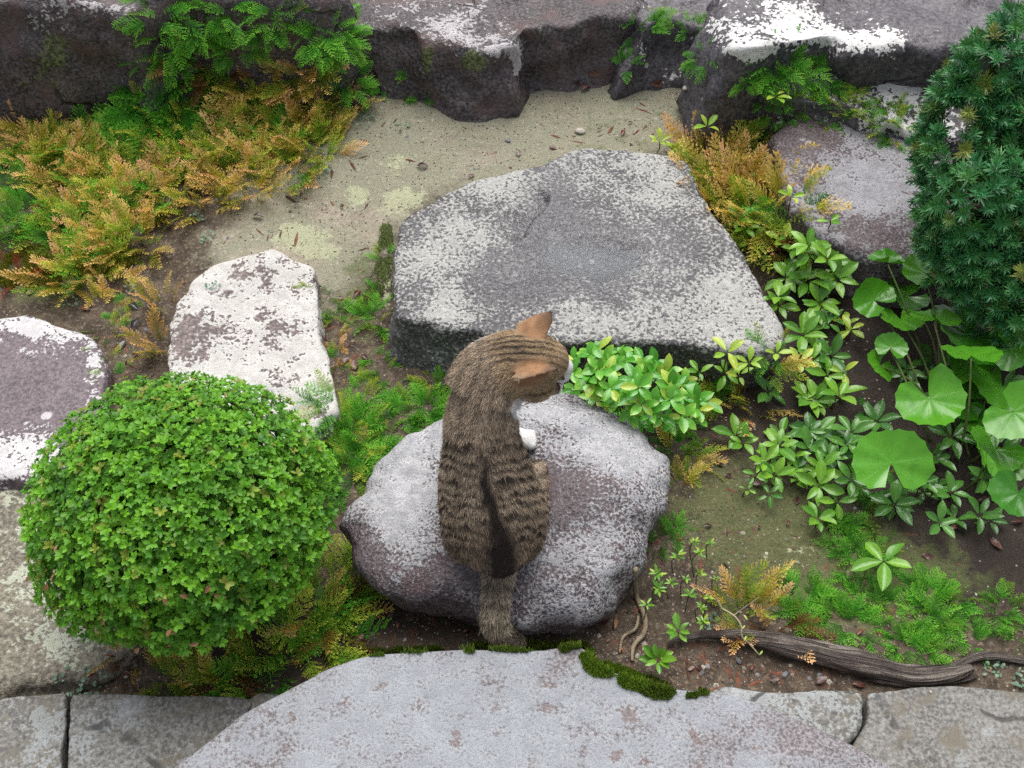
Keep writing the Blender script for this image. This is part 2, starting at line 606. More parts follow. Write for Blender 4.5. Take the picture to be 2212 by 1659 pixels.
# back boulders
rock('boulder', [(-160, 40), (-60, 25), (60, 22), (180, 8), (300, 0), (420, -10), (560, -10), (660, -5), (720, -30), (720, -190), (500, -250), (100, -250), (-200, -200)],
     0.42, M_BACK, h=0.46, label='largest dark purple-black boulder with ferns growing on its face', out=0.13, amp=0.04, asc=3.6, rimamp=0.03, lich=-0.06, side_lich=0.0,
     lblobs=[(60, 60, 30, .22), (200, 5, 60, 20, .3), (430, 170, 70, .12), (120, 40, 40, .2)], mblobs=[(130, 110, 40, 60, .75), (310, 40, 40, .3), (100, 190, 60, .3), (30, 140, 60, .3), (640, 60, 50, 80, .5)],
     seed=1, bev=0.06)
rock('boulder', [(690, 60), (780, 62), (870, 74), (960, 88), (1040, 104), (1112, 100), (1135, 62), (1240, 55), (1330, 40), (1372, 10), (1390, -80), (1330, -190), (1000, -230), (740, -190)],
     0.285, M_BACK, h=0.30, label='long dark boulder with a pale crusted top and jutting corner behind the bare soil', out=0.10, amp=0.028, asc=5, rimamp=0.022, lich=0.03, side_lich=-0.12,
     lblobs=[(1000, 70, 150, 40, .16), (1100, 110, 40, 25, .30), (870, 30, 130, 40, .08), (1240, 60, 80, 60, -.35), (1120, 150, 10, 40, .4), (1320, 20, 60, .0)],
     mblobs=[(930, 120, 16, 35, .9), (1015, 125, 22, 30, .9), (1040, 130, 24, 22, .8), (1160, 70, 24, .5), (900, 140, 50, .3)], seed=2, bev=0.035)
rock('boulder', [(1372, 80), (1400, 55), (1450, 45), (1520, 50), (1575, 70), (1590, 20), (1570, -60), (1450, -90), (1370, -30), (1355, 40)], 0.27, M_BACKR, h=0.30,
     label='small purple boulder with a few white crust spots wedged between two long boulders', out=0.10, amp=0.03, asc=5, rimamp=0.02, lich=-0.06, side_lich=-0.04,
     lblobs=[(1450, 160, 40, 16, .22), (1380, 120, 20, 20, .18), (1540, 90, 40, .2), (1430, 90, 50, .02)], mblobs=[(1440, 20, 60, 16, .7), (1530, 40, 30, .6)], seed=3, bev=0.06)
rock('boulder', [(1560, 118), (1640, 108), (1710, 78), (1760, 66), (1820, 86), (1900, 100), (2030, 112), (2180, 120), (2330, 130), (2420, 40), (2360, -110), (2000, -150), (1700, -120), (1560, -60), (1540, 40)],
     0.37, M_BACKR, h=0.4, label='broad boulder with a bright white crusted ledge above the green fern bank', out=0.07, amp=0.03, asc=4.5, rimamp=0.02, lich=-0.02, side_lich=-0.15,
     lblobs=[(1640, 60, 110, 50, .24), (1760, 40, 80, 40, .20), (1850, 80, 120, 26, .25), (1950, 100, 80, 24, .1), (2050, 30, 130, 60, -.25), (1620, 120, 50, 22, .5)], seed=4, bev=0.03)
rock('boulder', [(1600, 165), (1650, 185), (1720, 196), (1800, 205), (1880, 224), (1960, 246), (2060, 268), (2212, 300), (2360, 330), (2360, 90), (2150, 84), (1950, 84), (1800, 84), (1700, 86), (1620, 118)],
     0.255, M_BACKR, h=0.30, label='low dark boulder with dense white spots below the crusted ledge', out=0.03, amp=0.03, asc=5, rimamp=0.02, lich=0.09, side_lich=-0.05, tilt=(0.0, 0.42),
     lblobs=[(1950, 190, 110, 60, .10), (1870, 170, 80, 40, .05), (1690, 180, 60, 40, -.12), (1780, 120, 120, 22, -.15)], seed=5, bev=0.03)
# middle stones
rock('stone', [(1668, 300), (1700, 262), (1755, 226), (1830, 228), (1900, 240), (1968, 262), (2050, 300), (2100, 420), (2090, 540), (1990, 552), (1900, 548), (1810, 520), (1745, 482), (1690, 400)],
     0.155, M_RGREY, h=0.22, label='grey-lilac speckled flat stone between the golden fern shrub and the yew', out=0.03, amp=0.012, asc=5, lich=0.02, side_lich=-0.2,
     lblobs=[(1730, 280, 60, 60, -.28), (1880, 380, 120, 100, .10), (1850, 520, 60, 30, -.1), (1930, 300, 60, .05)], tilt=(0.0, 0.08), seed=6, bev=0.025)
PUD = rock('stone', [(846, 690), (850, 600), (858, 500), (885, 462), (960, 418), (1080, 378), (1150, 355), (1200, 338), (1255, 324), (1330, 318), (1420, 326), (1490, 350), (1525, 440), (1600, 530),
              (1645, 600), (1690, 690), (1684, 728), (1640, 752), (1520, 752), (1400, 742), (1300, 738), (1200, 732), (1060, 726), (960, 712), (880, 698)],
     0.135, M_PUD, h=0.2, label='largest flat grey stone holding a small puddle, behind the cat', out=0.015, amp=0.010, asc=5, lich=0.045, side_lich=-0.13,
     lblobs=[(1290, 560, 150, 80, -.20), (1190, 430, 60, 90, -.22), (1080, 600, 110, 70, -.12), (960, 600, 90, 130, .07), (1100, 410, 130, 40, .10), (1560, 660, 130, 80, .10), (1350, 400, 120, 60, .05),
             (1000, 660, 120, 30, .10), (1450, 520, 60, 60, -.05), (920, 640, 30, 40, -.12)],
     wblobs=[(1290, 560, 220, 120, 1.1), (1190, 440, 100, 120, .8), (1090, 600, 130, 80, .7)],
     dips=[(1305, 556, (92, 38), 0.026), (1200, 470, (60, 110), 0.004)], ridges=[(1180, 430, 1120, 520, 70, 0.024), (1260, 520, 1140, 600, 45, 0.004), (1390, 545, 1300, 600, 30, 0.008), (1160, 690, 1240, 712, 20, .006)],
     seed=7, NA=300, bev=0.018)
rock('stone', [(366, 830), (368, 760), (370, 690), (385, 640), (420, 600), (462, 568), (530, 545), (580, 540), (610, 548), (640, 562), (682, 572), (688, 640), (694, 720), (706, 790), (722, 850), (733, 885), (715, 910),
               (650, 960), (520, 980), (400, 930)], 0.06, M_WHITE, h=0.12, label='white-crusted slab with brown patches behind the round clipped bush', out=0.012, amp=0.008, asc=6, lich=0.07, side_lich=-0.05,
     lblobs=[(390, 720, 40, 70, -.16), (520, 610, 60, 40, -.10), (640, 600, 40, 20, -.08), (600, 690, 50, 30, -.05), (450, 720, 60, 20, -.1)], seed=8, bev=0.014)
rock('stone', [(-120, 720), (0, 684), (60, 678), (90, 684), (130, 700), (190, 722), (214, 752), (220, 800), (226, 870), (215, 960), (150, 1020), (75, 1034), (0, 1030), (-120, 1030)], 0.065, M_PURP, h=0.13,
     label='purple-brown slab with a white crusted rim beside the round clipped bush', out=0.012, amp=0.006, asc=5, lich=-0.06,
     lblobs=[(60, 700, 120, 22, .22), (200, 800, 22, 70, .20), (40, 980, 140, 50, .28), (150, 730, 60, 20, .12), (60, 840, 120, 70, -.25)], seed=9, bev=0.016, side_lich=0)
rock('stone', [(-120, 1050), (0, 1046), (70, 1044), (140, 1100), (240, 1250), (300, 1390), (230, 1440), (120, 1470), (0, 1500), (-120, 1500)], 0.035, M_TAN, h=0.1,
     label='low tan stone with pale flaky lichen patches beside the round clipped bush', out=0.03, amp=0.012, asc=7, lich=0.03, lblobs=[(60, 1130, 60, 60, .12), (90, 1250, 50, 60, .08), (110, 1370, 60, 50, .06)], seed=10, bev=0.02)
CATROCK = rock('boulder', [(752, 1150), (760, 1095), (790, 1040), (850, 975), (930, 925), (1000, 890), (1100, 866), (1180, 858), (1240, 856), (1300, 878), (1375, 930), (1436, 980), (1452, 1040), (1432, 1105), (1404, 1170), (1390, 1230),
               (1335, 1300), (1250, 1340), (1130, 1352), (1050, 1332), (930, 1296), (840, 1262), (780, 1215)], 0.115, M_CAT, h=0.19, prof='boulder', dome=0.068,
     label='rounded mottled boulder the cat sits on', out=0.0, under=0.075, amp=0.030, asc=4.0, rimamp=0.016, ridge=0.5, lich=0.03, side_lich=-0.22,
     lblobs=[(870, 1030, 90, 90, .30), (860, 1140, 60, 50, .16), (1290, 950, 120, 60, .16), (1210, 1070, 90, 70, -.16), (1000, 1260, 160, 40, -.22), (1330, 1110, 80, 60, -.02), (790, 1200, 50, 70, -.3), (1250, 1250, 120, 60, .02), (1180, 890, 60, 30, .2), (1390, 1000, 60, 40, .12)],
     wet=0.1, seed=11, NA=280)
# paving slabs along the house side and the big step stone
ZS = 0.055
rock('paving_slab', [(-140, 1512), (0, 1509), (70, 1500), (141, 1497), (138, 1580), (132, 1700), (125, 1800), (-140, 1800)], ZS, M_SLAB, h=0.12, label='grey paving slab with pale spots beyond the straight joint', cat='slab', out=0.0, amp=0.004, asc=6,
     lich=0.02, lblobs=[(80, 1570, 80, 50, .06)], seed=12, bev=0.008, rimamp=0.004, side_lich=-.1)
rock('paving_slab', [(147, 1496), (260, 1496), (400, 1500), (505, 1504), (545, 1512), (520, 1560), (560, 1700), (560, 1820), (135, 1820), (143, 1640)], ZS, M_SLAB, h=0.12, label='grey paving slab with round pale spots below the clipped bush', cat='slab', out=0.0, amp=0.004, asc=6,
     lich=-0.02, lblobs=[(240, 1560, 70, 30, .12), (190, 1630, 50, 30, .06), (350, 1530, 100, 40, -.15)], seed=13, bev=0.008, rimamp=0.004, side_lich=-.1)
rock('stone', [(524, 1520), (560, 1500), (620, 1496), (640, 1540), (600, 1600), (540, 1600), (515, 1560)], ZS - 0.012, M_SLAB, h=0.1, label='small dark wedge stone between paving slab and step stone', out=0.0, amp=0.006, asc=8, lich=-0.2, seed=14, bev=0.01, rimamp=0.006)
rock('paving_slab', [(1500, 1500), (1560, 1484), (1680, 1490), (1800, 1490), (1866, 1494), (1858, 1560), (1820, 1640), (1700, 1800), (1500, 1800)], ZS, M_SLAB, h=0.12, label='pale grey paving slab stained ochre beside the step stone', cat='slab', out=0.0, amp=0.008, asc=7,
     lich=0.10, seed=15, bev=0.012, rimamp=0.006, side_lich=-.1)
rock('paving_slab', [(1874, 1496), (1960, 1486), (2100, 1484), (2212, 1494), (2340, 1500), (2340, 1830), (1712, 1830), (1830, 1640), (1868, 1560)], ZS - 0.004, M_SLAB, h=0.12, label='plain grey paving slab at the end of the driftwood root', cat='slab', out=0.0, amp=0.004, asc=5,
     lich=-0.07, lblobs=[(1890, 1500, 40, 20, .15), (2000, 1640, 40, 20, .2)], seed=16, bev=0.008, rimamp=0.004, side_lich=-.1)
STEP = rock('step_stone', [(300, 1760), (352, 1664), (400, 1630), (455, 1590), (520, 1545), (590, 1505), (650, 1468), (700, 1440), (770, 1414), (850, 1404), (950, 1400), (1040, 1396), (1100, 1390), (1180, 1394), (1268, 1393),
               (1290, 1425), (1350, 1450), (1400, 1470), (1470, 1486), (1545, 1488), (1640, 1508), (1740, 1548), (1860, 1612), (1945, 1660), (2050, 1780), (2050, 2100), (1700, 2350), (600, 2350), (250, 2050)],
     0.20, M_FRONT, h=0.28, label='wide pale lilac-grey step stone edged with moss', cat='step stone', out=0.02, amp=0.006, asc=4, rimamp=0.008, lich=0.06, side_lich=-0.1,
     lblobs=[(1700, 1580, 120, 60, -.12), (1250, 1405, 60, 20, -.3), (1800, 1640, 140, 50, -.08), (900, 1550, 300, 100, .05), (1200, 1450, 30, 24, -.14), (840, 1440, 30, 30, -.12)], seed=17, NA=300, bev=0.022)

# puddle lying in the dip of the big flat stone
t = NT('puddle_water')
fr = t.n('ShaderNodeFresnel'); fr.inputs['IOR'].default_value = 1.33
gl = t.n('ShaderNodeBsdfGlossy'); gl.inputs['Roughness'].default_value = 0.16
tr = t.n('ShaderNodeBsdfTransparent'); tr.inputs['Color'].default_value = (0.80, 0.84, 0.88, 1)
mx = t.n('ShaderNodeMixShader')
t.set(mx.inputs[0], fr.outputs[0]); t.set(mx.inputs[1], tr.outputs[0]); t.set(mx.inputs[2], gl.outputs[0])
M_WATER = t.done(mx.outputs[0])


def bvh_all():
    V, F = [], []
    for vv, ff in SURF:
        o = len(V)
        V += [tuple(x) for x in vv]
        F += [tuple(i + o for i in f) for f in ff]
    return BVHTree.FromPolygons(V, F)


BVH = bvh_all()


def hit(u, v):
    """where the photo's ray meets the stones or the ground"""
    d = ray(u, v)
    loc, nrm, i, dist = BVH.ray_cast(CAMP, d)
    if loc is None:
        loc = P(u, v, 0.0); nrm = Vector((0, 0, 1))
    if nrm.dot(d) > 0:
        nrm = -nrm
    return loc, nrm


def drop(x, y, zmax=1.2):
    loc, nrm, i, dist = BVH.ray_cast(Vector((x, y, zmax)), Vector((0, 0, -1)))
    if loc is None:
        return Vector((x, y, gz(x, y))), Vector((0, 0, 1))
    return loc, (nrm if nrm.z > 0 else -nrm)


GU, GV = np.linspace(1120, 1450, 76), np.linspace(492, 622, 44)
pc, _ = hit(1305, 556)
gp = [[P(u, v, pc.z) for u in GU] for v in GV]
gzv = np.array([[drop(p.x, p.y, .6)[0].z for p in row] for row in gp])
inside = np.array([[((u - 1290) / 152) ** 2 + ((v - 556) / 60) ** 2 < 1 for u in GU] for v in GV])
lo = gzv.copy()
lo[~inside] = 9
start = np.unravel_index(np.argmin(lo), lo.shape)


def flood(level):
    seen = {tuple(start)}
    todo = [tuple(start)]
    while todo:
        a_, b_ = todo.pop()
        for c_ in ((a_ + 1, b_), (a_ - 1, b_), (a_, b_ + 1), (a_, b_ - 1)):
            if c_ in seen or not (0 <= c_[0] < 44 and 0 <= c_[1] < 76) or gzv[c_] > level:
                continue
            if not inside[c_]:
                return None
            seen.add(c_)
            todo.append(c_)
    return seen


WZ = gzv[start] + 0.016
while WZ > gzv[start] + 0.001 and flood(WZ + 0.0008) is None:
    WZ -= 0.0004
cells = flood(WZ + 0.0008) or {tuple(start)}
ids, wv, wf = {}, [], []


def wid(a_, b_):
    if (a_, b_) not in ids:
        ids[(a_, b_)] = len(wv)
        p = gp[a_][b_]
        wv.append((p.x, p.y, WZ))
    return ids[(a_, b_)]


for (a_, b_) in sorted({(c_[0] + i_, c_[1] + j_) for c_ in cells for i_ in (-1, 0) for j_ in (-1, 0)}):
    if 0 <= a_ < 43 and 0 <= b_ < 75:
        wf.append((wid(a_, b_), wid(a_ + 1, b_), wid(a_ + 1, b_ + 1), wid(a_, b_ + 1)))
print('PUDDLE cells', len(cells), 'depth', WZ - gzv[start])
water = link('puddle', mesh('puddle', wv, wf, M_WATER))
tag(water, 'small clear rain puddle in the hollow of the largest flat stone', kind='structure')
# ------------------------------------------------------------------ plant materials
def mat_leaf(name, c1, c2, tip=None, rough=0.32, trans=0.25, vein=None, spec=0.5, hue=0.03, vscale=10, patch=None):
    t = NT(name)
    r = t.math('FRACT', t.math('ADD', t.rnd(), t.attr('rnd')))
    tt = t.attr('t')
    ss = t.attr('s')
    col = t.mix(r, c1, c2)
    if tip:
        col = t.mix(t.math('MULTIPLY', t.rng(tt, 0.55, 1.0), t.rng(r, 0.2, 0.9)), col, tip)
    if vein:
        mid = t.rng(t.math('ABSOLUTE', ss), 0.10, 0.03)
        col = t.mix(t.math('MULTIPLY', mid, 0.55), col, vein)
        # side veins
        w = t.n('ShaderNodeTexWave')
        w.wave_type = 'BANDS'
        cx = t.n('ShaderNodeCombineXYZ')
        t.set(cx.inputs[0], t.math('SUBTRACT', tt, t.math('MULTIPLY', t.math('ABSOLUTE', ss), 0.35)))
        t.set(w.inputs['Vector'], cx.outputs[0])
        w.inputs['Scale'].default_value = vscale * 0.35
        vv = t.rng(w.outputs['Fac'], 0.86, 0.99)
        col = t.mix(t.math('MULTIPLY', vv, 0.22), col, vein)
    co = t.geo()
    n = t.noise(co, 90, 2, 0.5)
    if patch:
        pn = t.noise(co, 11, 3, 0.6)
        col = t.mix(t.math('MULTIPLY', t.rng(pn, 0.50, 0.66), 0.65), col, patch)
        col = t.mix(t.math('MULTIPLY', t.rng(t.math('FRACT', t.math('MULTIPLY', r, 9.7)), 0.90, 0.97), 0.6), col, (0.30, 0.27, 0.05))
    col = t.mix(t.math('MULTIPLY', t.rng(n, 0.5, 0.8), 0.35), col, [x * 0.6 for x in c1])
    nrm = t.bump(n, 0.25, 0.004)
    b = t.bsdf(col, rough, nrm, spec)
    if trans:
        tl = t.n('ShaderNodeBsdfTranslucent')
        t.set(tl.inputs['Color'], t.mix(0.5, col, (0.20, 0.42, 0.03), 'MIX'))
        m = t.n('ShaderNodeMixShader')
        m.inputs[0].default_value = trans
        t.set(m.inputs[1], b)
        t.set(m.inputs[2], tl.outputs[0])
        b = m.outputs[0]
    return t.done(b)


def mat_frond(name, base, mid, tip, alt, rough=0.6):
    """fronds: colour runs from base to tips as the plant turns in autumn"""
    t = NT(name)
    r = t.rnd()
    tt = t.attr('t')
    f = t.math('ADD', tt, t.math('MULTIPLY', t.math('SUBTRACT', r, 0.5), 0.5))
    col = t.ramp(f, [(0.0, base), (0.42, mid), (0.82, tip)])
    col = t.mix(t.rng(t.math('FRACT', t.math('MULTIPLY', r, 7.31)), 0.62, 0.95), col, t.mix(tt, base, alt))
    b = t.bsdf(col, rough, None, 0.15)
    tl = t.n('ShaderNodeBsdfTranslucent')
    t.set(tl.inputs['Color'], col)
    m = t.n('ShaderNodeMixShader')
    m.inputs[0].default_value = 0.35
    t.set(m.inputs[1], b)
    t.set(m.inputs[2], tl.outputs[0])
    return t.done(m.outputs[0])


def mat_plain(name, c1, c2, scale=60, rough=0.7, bump=0.4, spec=0.3, stretch=None):
    t = NT(name)
    co = t.coord()
    if stretch:
        mp = t.n('ShaderNodeMapping')
        mp.inputs['Scale'].default_value = stretch
        t.set(mp.inputs['Vector'], co)
        co = mp.outputs[0]
    n = t.noise(co, scale, 5, 0.6)
    col = t.mix(t.rng(n, 0.3, 0.7), c1, c2)
    r = t.rnd()
    col = t.mix(t.math('MULTIPLY', r, 0.35), col, [x * 0.5 for x in c1])
    return t.done(t.bsdf(col, rough, t.bump(n, bump, 0.004), spec))


F_GOLD = mat_frond('golden_frond', (0.07, 0.15, 0.012), (0.48, 0.42, 0.035), (0.92, 0.66, 0.22), (0.30, 0.44, 0.04))
F_ORANGE = mat_frond('orange_frond', (0.14, 0.16, 0.016), (0.70, 0.40, 0.07), (0.95, 0.60, 0.32), (0.80, 0.52, 0.16))
F_GREEN = mat_frond('green_frond', (0.03, 0.13, 0.012), (0.09, 0.37, 0.026), (0.24, 0.56, 0.06), (0.18, 0.48, 0.045))
F_DARKGREEN = mat_frond('deep_green_frond', (0.02, 0.085, 0.01), (0.05, 0.24, 0.018), (0.13, 0.40, 0.036), (0.24, 0.34, 0.045))
F_OLIVE = mat_frond('olive_frond', (0.06, 0.15, 0.014), (0.23, 0.39, 0.03), (0.55, 0.54, 0.07), (0.34, 0.46, 0.045))
F_LEMON = mat_frond('lemon_frond', (0.09, 0.21, 0.016), (0.30, 0.50, 0.04), (0.62, 0.66, 0.10), (0.42, 0.58, 0.06))
F_RUST = mat_frond('rust_frond', (0.045, 0.022, 0.010), (0.17, 0.07, 0.022), (0.30, 0.13, 0.05), (0.22, 0.10, 0.04))
F_RED = mat_frond('red_frond', (0.10, 0.02, 0.015), (0.36, 0.05, 0.03), (0.45, 0.11, 0.05), (0.40, 0.10, 0.05))
L_BUSH = mat_leaf('bush_leaf', (0.06, 0.21, 0.012), (0.17, 0.42, 0.022), (0.45, 0.66, 0.05), rough=0.42, trans=0.22, spec=0.28, patch=(0.030, 0.115, 0.012))
L_YEW = mat_leaf('yew_needle', (0.03, 0.155, 0.055), (0.06, 0.24, 0.07), (0.25, 0.50, 0.13), rough=0.30, trans=0.1, spec=0.45, patch=(0.10, 0.24, 0.05))
L_BROAD = mat_leaf('ground_cover_leaf', (0.08, 0.25, 0.022), (0.20, 0.42, 0.035), None, rough=0.26, trans=0.22, vein=(0.24, 0.38, 0.08))
L_BROADDARK = mat_leaf('deep_ground_cover_leaf', (0.04, 0.145, 0.024), (0.09, 0.25, 0.035), None, rough=0.24, trans=0.18, vein=(0.12, 0.24, 0.06))
L_LIME = mat_leaf('lime_leaf', (0.24, 0.46, 0.04), (0.48, 0.60, 0.07), (0.55, 0.58, 0.07), rough=0.28, trans=0.28, vein=(0.42, 0.52, 0.14))
L_GLOSS = mat_leaf('glossy_leaf', (0.06, 0.29, 0.022), (0.14, 0.43, 0.035), (0.32, 0.54, 0.07), rough=0.18, trans=0.2, vein=(0.18, 0.40, 0.07))
L_LIG = mat_leaf('round_leaf', (0.040, 0.175, 0.016), (0.075, 0.26, 0.022), None, rough=0.24, trans=0.25)
L_DEAD = mat_leaf('dead_leaf', (0.055, 0.022, 0.018), (0.15, 0.055, 0.035), None, rough=0.32, trans=0, vein=(0.03, 0.015, 0.012))
L_BLACK = mat_leaf('black_wet_leaf', (0.018, 0.017, 0.022), (0.05, 0.045, 0.055), None, rough=0.22, trans=0, vein=(0.015, 0.015, 0.02))
L_TAN = mat_leaf('tan_leaf', (0.26, 0.11, 0.05), (0.36, 0.19, 0.09), None, rough=0.5, trans=0, vein=(0.15, 0.07, 0.04))
L_SEDUM = mat_leaf('blue_green_leaf', (0.10, 0.19, 0.12), (0.17, 0.28, 0.18), None, rough=0.5, trans=0.1)
M_STEM = mat_plain('brown_stem', (0.055, 0.035, 0.022), (0.12, 0.08, 0.05), 80)
M_GSTEM = mat_plain('green_stem', (0.07, 0.12, 0.03), (0.16, 0.17, 0.06), 60, 0.5)
M_VINE = mat_plain('pale_root_bark', (0.17, 0.13, 0.085), (0.36, 0.30, 0.20), 60, 0.7, 0.6)
M_LICHENTUFT = mat_leaf('grey_lichen', (0.24, 0.28, 0.22), (0.36, 0.40, 0.31), None, rough=0.85, trans=0.0)


# ------------------------------------------------------------------ plant meshes
def leaf_geo(L=1.0, W=0.35, peak=0.5, fold=0.15, curl=0.2, nseg=7, point=1.0, wave=0.0, serr=0.0, seed=0):
    """leaf along +Y, face up +Z: V, F, t, s. Three columns each side of nothing: left edge, midrib, right edge (plus half columns)"""
    V, F, T, S = [], [], [], []
    rr = random.Random(seed)
    cols = (-1, -0.5, 0, 0.5, 1)
    for i in range(nseg + 1):
        t = i / nseg
        a = t / peak if t < peak else (1 - t) / (1 - peak)
        w = W * 0.5 * (math.sin(a * math.pi / 2) ** (0.9 if t < peak else point))
        w = max(w, 0.012 * W)
        y = t
        z = curl * (t - t * t * 1.6) * 1.0 if curl >= 0 else curl * t * t
        for c in cols:
            ww = w * (1 + (serr * (rr.random() - 0.5) if abs(c) == 1 else 0))
            V.append((c * ww * L, y * L, (z + fold * abs(c) * w * 2 + wave * math.sin(t * 9 + c * 2) * abs(c)) * L))
            T.append(t)
            S.append(c)
    for i in range(nseg):
        for j in range(4):
            o = i * 5 + j
            F.append((o, o + 1, o + 6, o + 5))
    return V, F, T, S


def leaf_mesh(name, mat, **kw):
    V, F, T, S = leaf_geo(**kw)
    return mesh(name, V, F, mat, True, {'t': T, 's': S})


def frond_geo(seed, pairs=11, width=0.42, droop=0.3, ang=48, lf=0.052, lw=0.5, start=0.10):
    rr = random.Random(seed)
    V, F, T = [], [], []

    def quad(p, d, n, l, w, t0, t1):
        s = d.cross(n).normalized()
        i = len(V)
        V.extend([p, p + d * l * 0.5 + s * w * l * 0.5, p + d * l, p + d * l * 0.5 - s * w * l * 0.5])
        T.extend([t0, (t0 + t1) / 2, t1, (t0 + t1) / 2])
        F.append((i, i + 1, i + 2, i + 3))

    def rp(t):
        return Vector((0.03 * math.sin(t * 4 + seed), -droop * t * t, t * (1 - 0.25 * droop * t)))
    prev = rp(0)
    for k in range(1, 9):                       # rachis strip
        q = rp(k / 8)
        w = 0.016 * (1.1 - k / 8)
        i = len(V)
        V.extend([prev + Vector((-w, 0, 0)), prev + Vector((w, 0, 0)), q + Vector((w * .8, 0, 0)), q + Vector((-w * .8, 0, 0))])
        T.extend([(k - 1) / 8 * .6] * 2 + [k / 8 * .6] * 2)
        F.append((i, i + 1, i + 2, i + 3))
        prev = q
    for i in range(pairs):
        t = start + (0.97 - start) * i / (pairs - 1)
        w = width * (1 - t) ** 0.75 * (0.55 + 0.45 * min(1, t / 0.3)) * rr.uniform(0.8, 1.15) + 0.03
        for sd in (-1, 1):
            a = math.radians(ang + rr.uniform(-7, 7) + 15 * t)
            d = Vector((sd * math.cos(a), -0.22 + rr.uniform(-.12, .12) - 0.3 * droop * t, math.sin(a))).normalized()
            nrm = Vector((sd * 0.25, 1, 0.25 + rr.uniform(-.2, .2))).normalized()
            base = rp(t)
            n = max(2, int(w / 0.040))
            for j in range(n + 1):
                f = (j + 0.4) / (n + 0.6)
                p = base + d * (w * f) + Vector((0, -0.10 * w * f * f, -0.25 * w * f * f))
                l = lf * (1.15 - 0.45 * f) * rr.uniform(0.85, 1.2)
                tt = 0.45 * t + 0.55 * f
                for s2 in (-1, 1):
                    q = Quaternion(nrm, s2 * math.radians(42 + rr.uniform(-10, 10)))
                    dd = q @ d
                    dd = (dd + nrm * rr.uniform(-.25, .25)).normalized()
                    quad(p, dd, nrm, l, lw, tt * 0.85, min(1, tt + 0.12))
            quad(base + d * w * 0.93, d, nrm, lf * 1.3, lw, 0.8, 1)
    quad(rp(0.93), (rp(1) - rp(0.93)).normalized(), Vector((0, 1, 0)), 0.1, .4, .85, 1)
    return V, F, T


def frond_meshes(name, mat, n, **kw):
    out = []
    for i in range(n):
        V, F, T = frond_geo(i * 13 + len(name), **kw)
        out.append(mesh(name, V, F, mat, False, {'t': T}))
    return out


FR = {}
for key, mat in (('gold', F_GOLD), ('orange', F_ORANGE), ('olive', F_OLIVE), ('rust', F_RUST), ('red', F_RED), ('lemon', F_LEMON)):
    FR[key] = frond_meshes('frond', mat, 4, pairs=9, width=0.36, droop=0.28, ang=42, lf=0.052, lw=0.5)
FR['green'] = frond_meshes('frond', F_GREEN, 4, pairs=8, width=0.55, droop=0.5, ang=40, lf=0.062, lw=0.5)
FR['deep'] = frond_meshes('frond', F_DARKGREEN, 4, pairs=8, width=0.55, droop=0.5, ang=40, lf=0.062, lw=0.5)


def clump(u, v, kinds, n, r, L, label, group=None, name='fern_clump', cat='fern', tilt=(5, 40), up=None, squash=1.0, spread_px=None):
    """a clump of fronds rooted where the photo's pixel (u, v) meets stone or soil; r, L in metres; kinds = string list"""
    base, nrm = hit(u, v)
    root = empty(name, base)
    tag(root, label, cat, group)
    upv = (Vector((0, 0, 1)) * 0.75 + nrm * 0.45).normalized() if up is None else Vector(up).normalized()
    t1 = upv.orthogonal().normalized()
    t2 = upv.cross(t1)
    for k in range(n):
        a = random.uniform(0, 2 * math.pi)
        q = math.sqrt((k + 0.5) / n)
        o = (t1 * math.cos(a) + t2 * math.sin(a) * squash)
        p = base + o * (r * q)
        if nrm.z > 0.6:
            g, _ = drop(p.x, p.y)
            if abs(g.z - base.z) < 0.06:
                p.z = g.z
            else:
                p.z = base.z
        tl = math.radians(tilt[0] + (tilt[1] - tilt[0]) * q + random.uniform(-10, 10))
        d = (upv * math.cos(tl) + o * math.sin(tl)).normalized()
        yd = -o + Vector((random.uniform(-.5, .5), random.uniform(-.5, .5), 0))
        s = L * random.uniform(0.72, 1.2)
        me = random.choice(FR[random.choice(kinds)])
        link('frond', me, root, frame(p - upv * 0.004, d, yd, s))
    return root


def near(u, v, marks):
    return min(marks, key=lambda q: (q[0] - u) ** 2 + (q[1] - v) ** 2)[2]


GM = [(480, 300, 'beside the bushy green ferns'), (190, 440, 'over the yellow moss between green clumps'), (590, 150, 'under the grey lichen on the largest boulder'), (730, 220, 'where the two long boulders meet the soil'), (660, 310, 'edging the bare pale soil'), (530, 390, 'edging the bare pale soil beside blue-green succulents'),
      (390, 370, 'around the deep red sprig'), (280, 470, 'around the tiny bright red sprig'), (110, 310, 'against the mossy foot of the largest boulder'), (190, 560, 'on the yellow-brown moss carpet')]
# golden and green ferns in the bed under the largest boulder
GOLD = [(470, 190), (500, 290), (470, 330), (660, 130), (590, 215), (350, 385), (230, 380), (155, 430), (200, 470), (60, 300), (140, 335), (650, 260), (560, 165), (620, 160), (690, 205), (735, 222), (640, 235), (545, 245), (600, 280), (680, 290), (690, 325), (560, 330), (615, 360), (500, 360), (540, 400),
        (425, 365), (330, 350), (375, 410), (445, 420), (270, 365), (305, 430), (190, 345), (110, 310), (70, 260), (130, 370), (175, 395), (90, 335), (230, 440), (262, 490),
        (305, 505), (230, 520), (200, 560), (160, 580)]
for i, (u, v) in enumerate(GOLD):
    kinds = [['gold', 'gold', 'orange'], ['gold', 'olive', 'gold', 'orange'], ['gold', 'olive', 'green', 'orange', 'lemon']][i % 3]
    clump(u, v + 14, kinds, 19, 0.062, 0.10, 'golden-orange feathery fern clump ' + near(u, v, GM), 'golden ferns ' + near(u, v, GM), tilt=(4, 52))
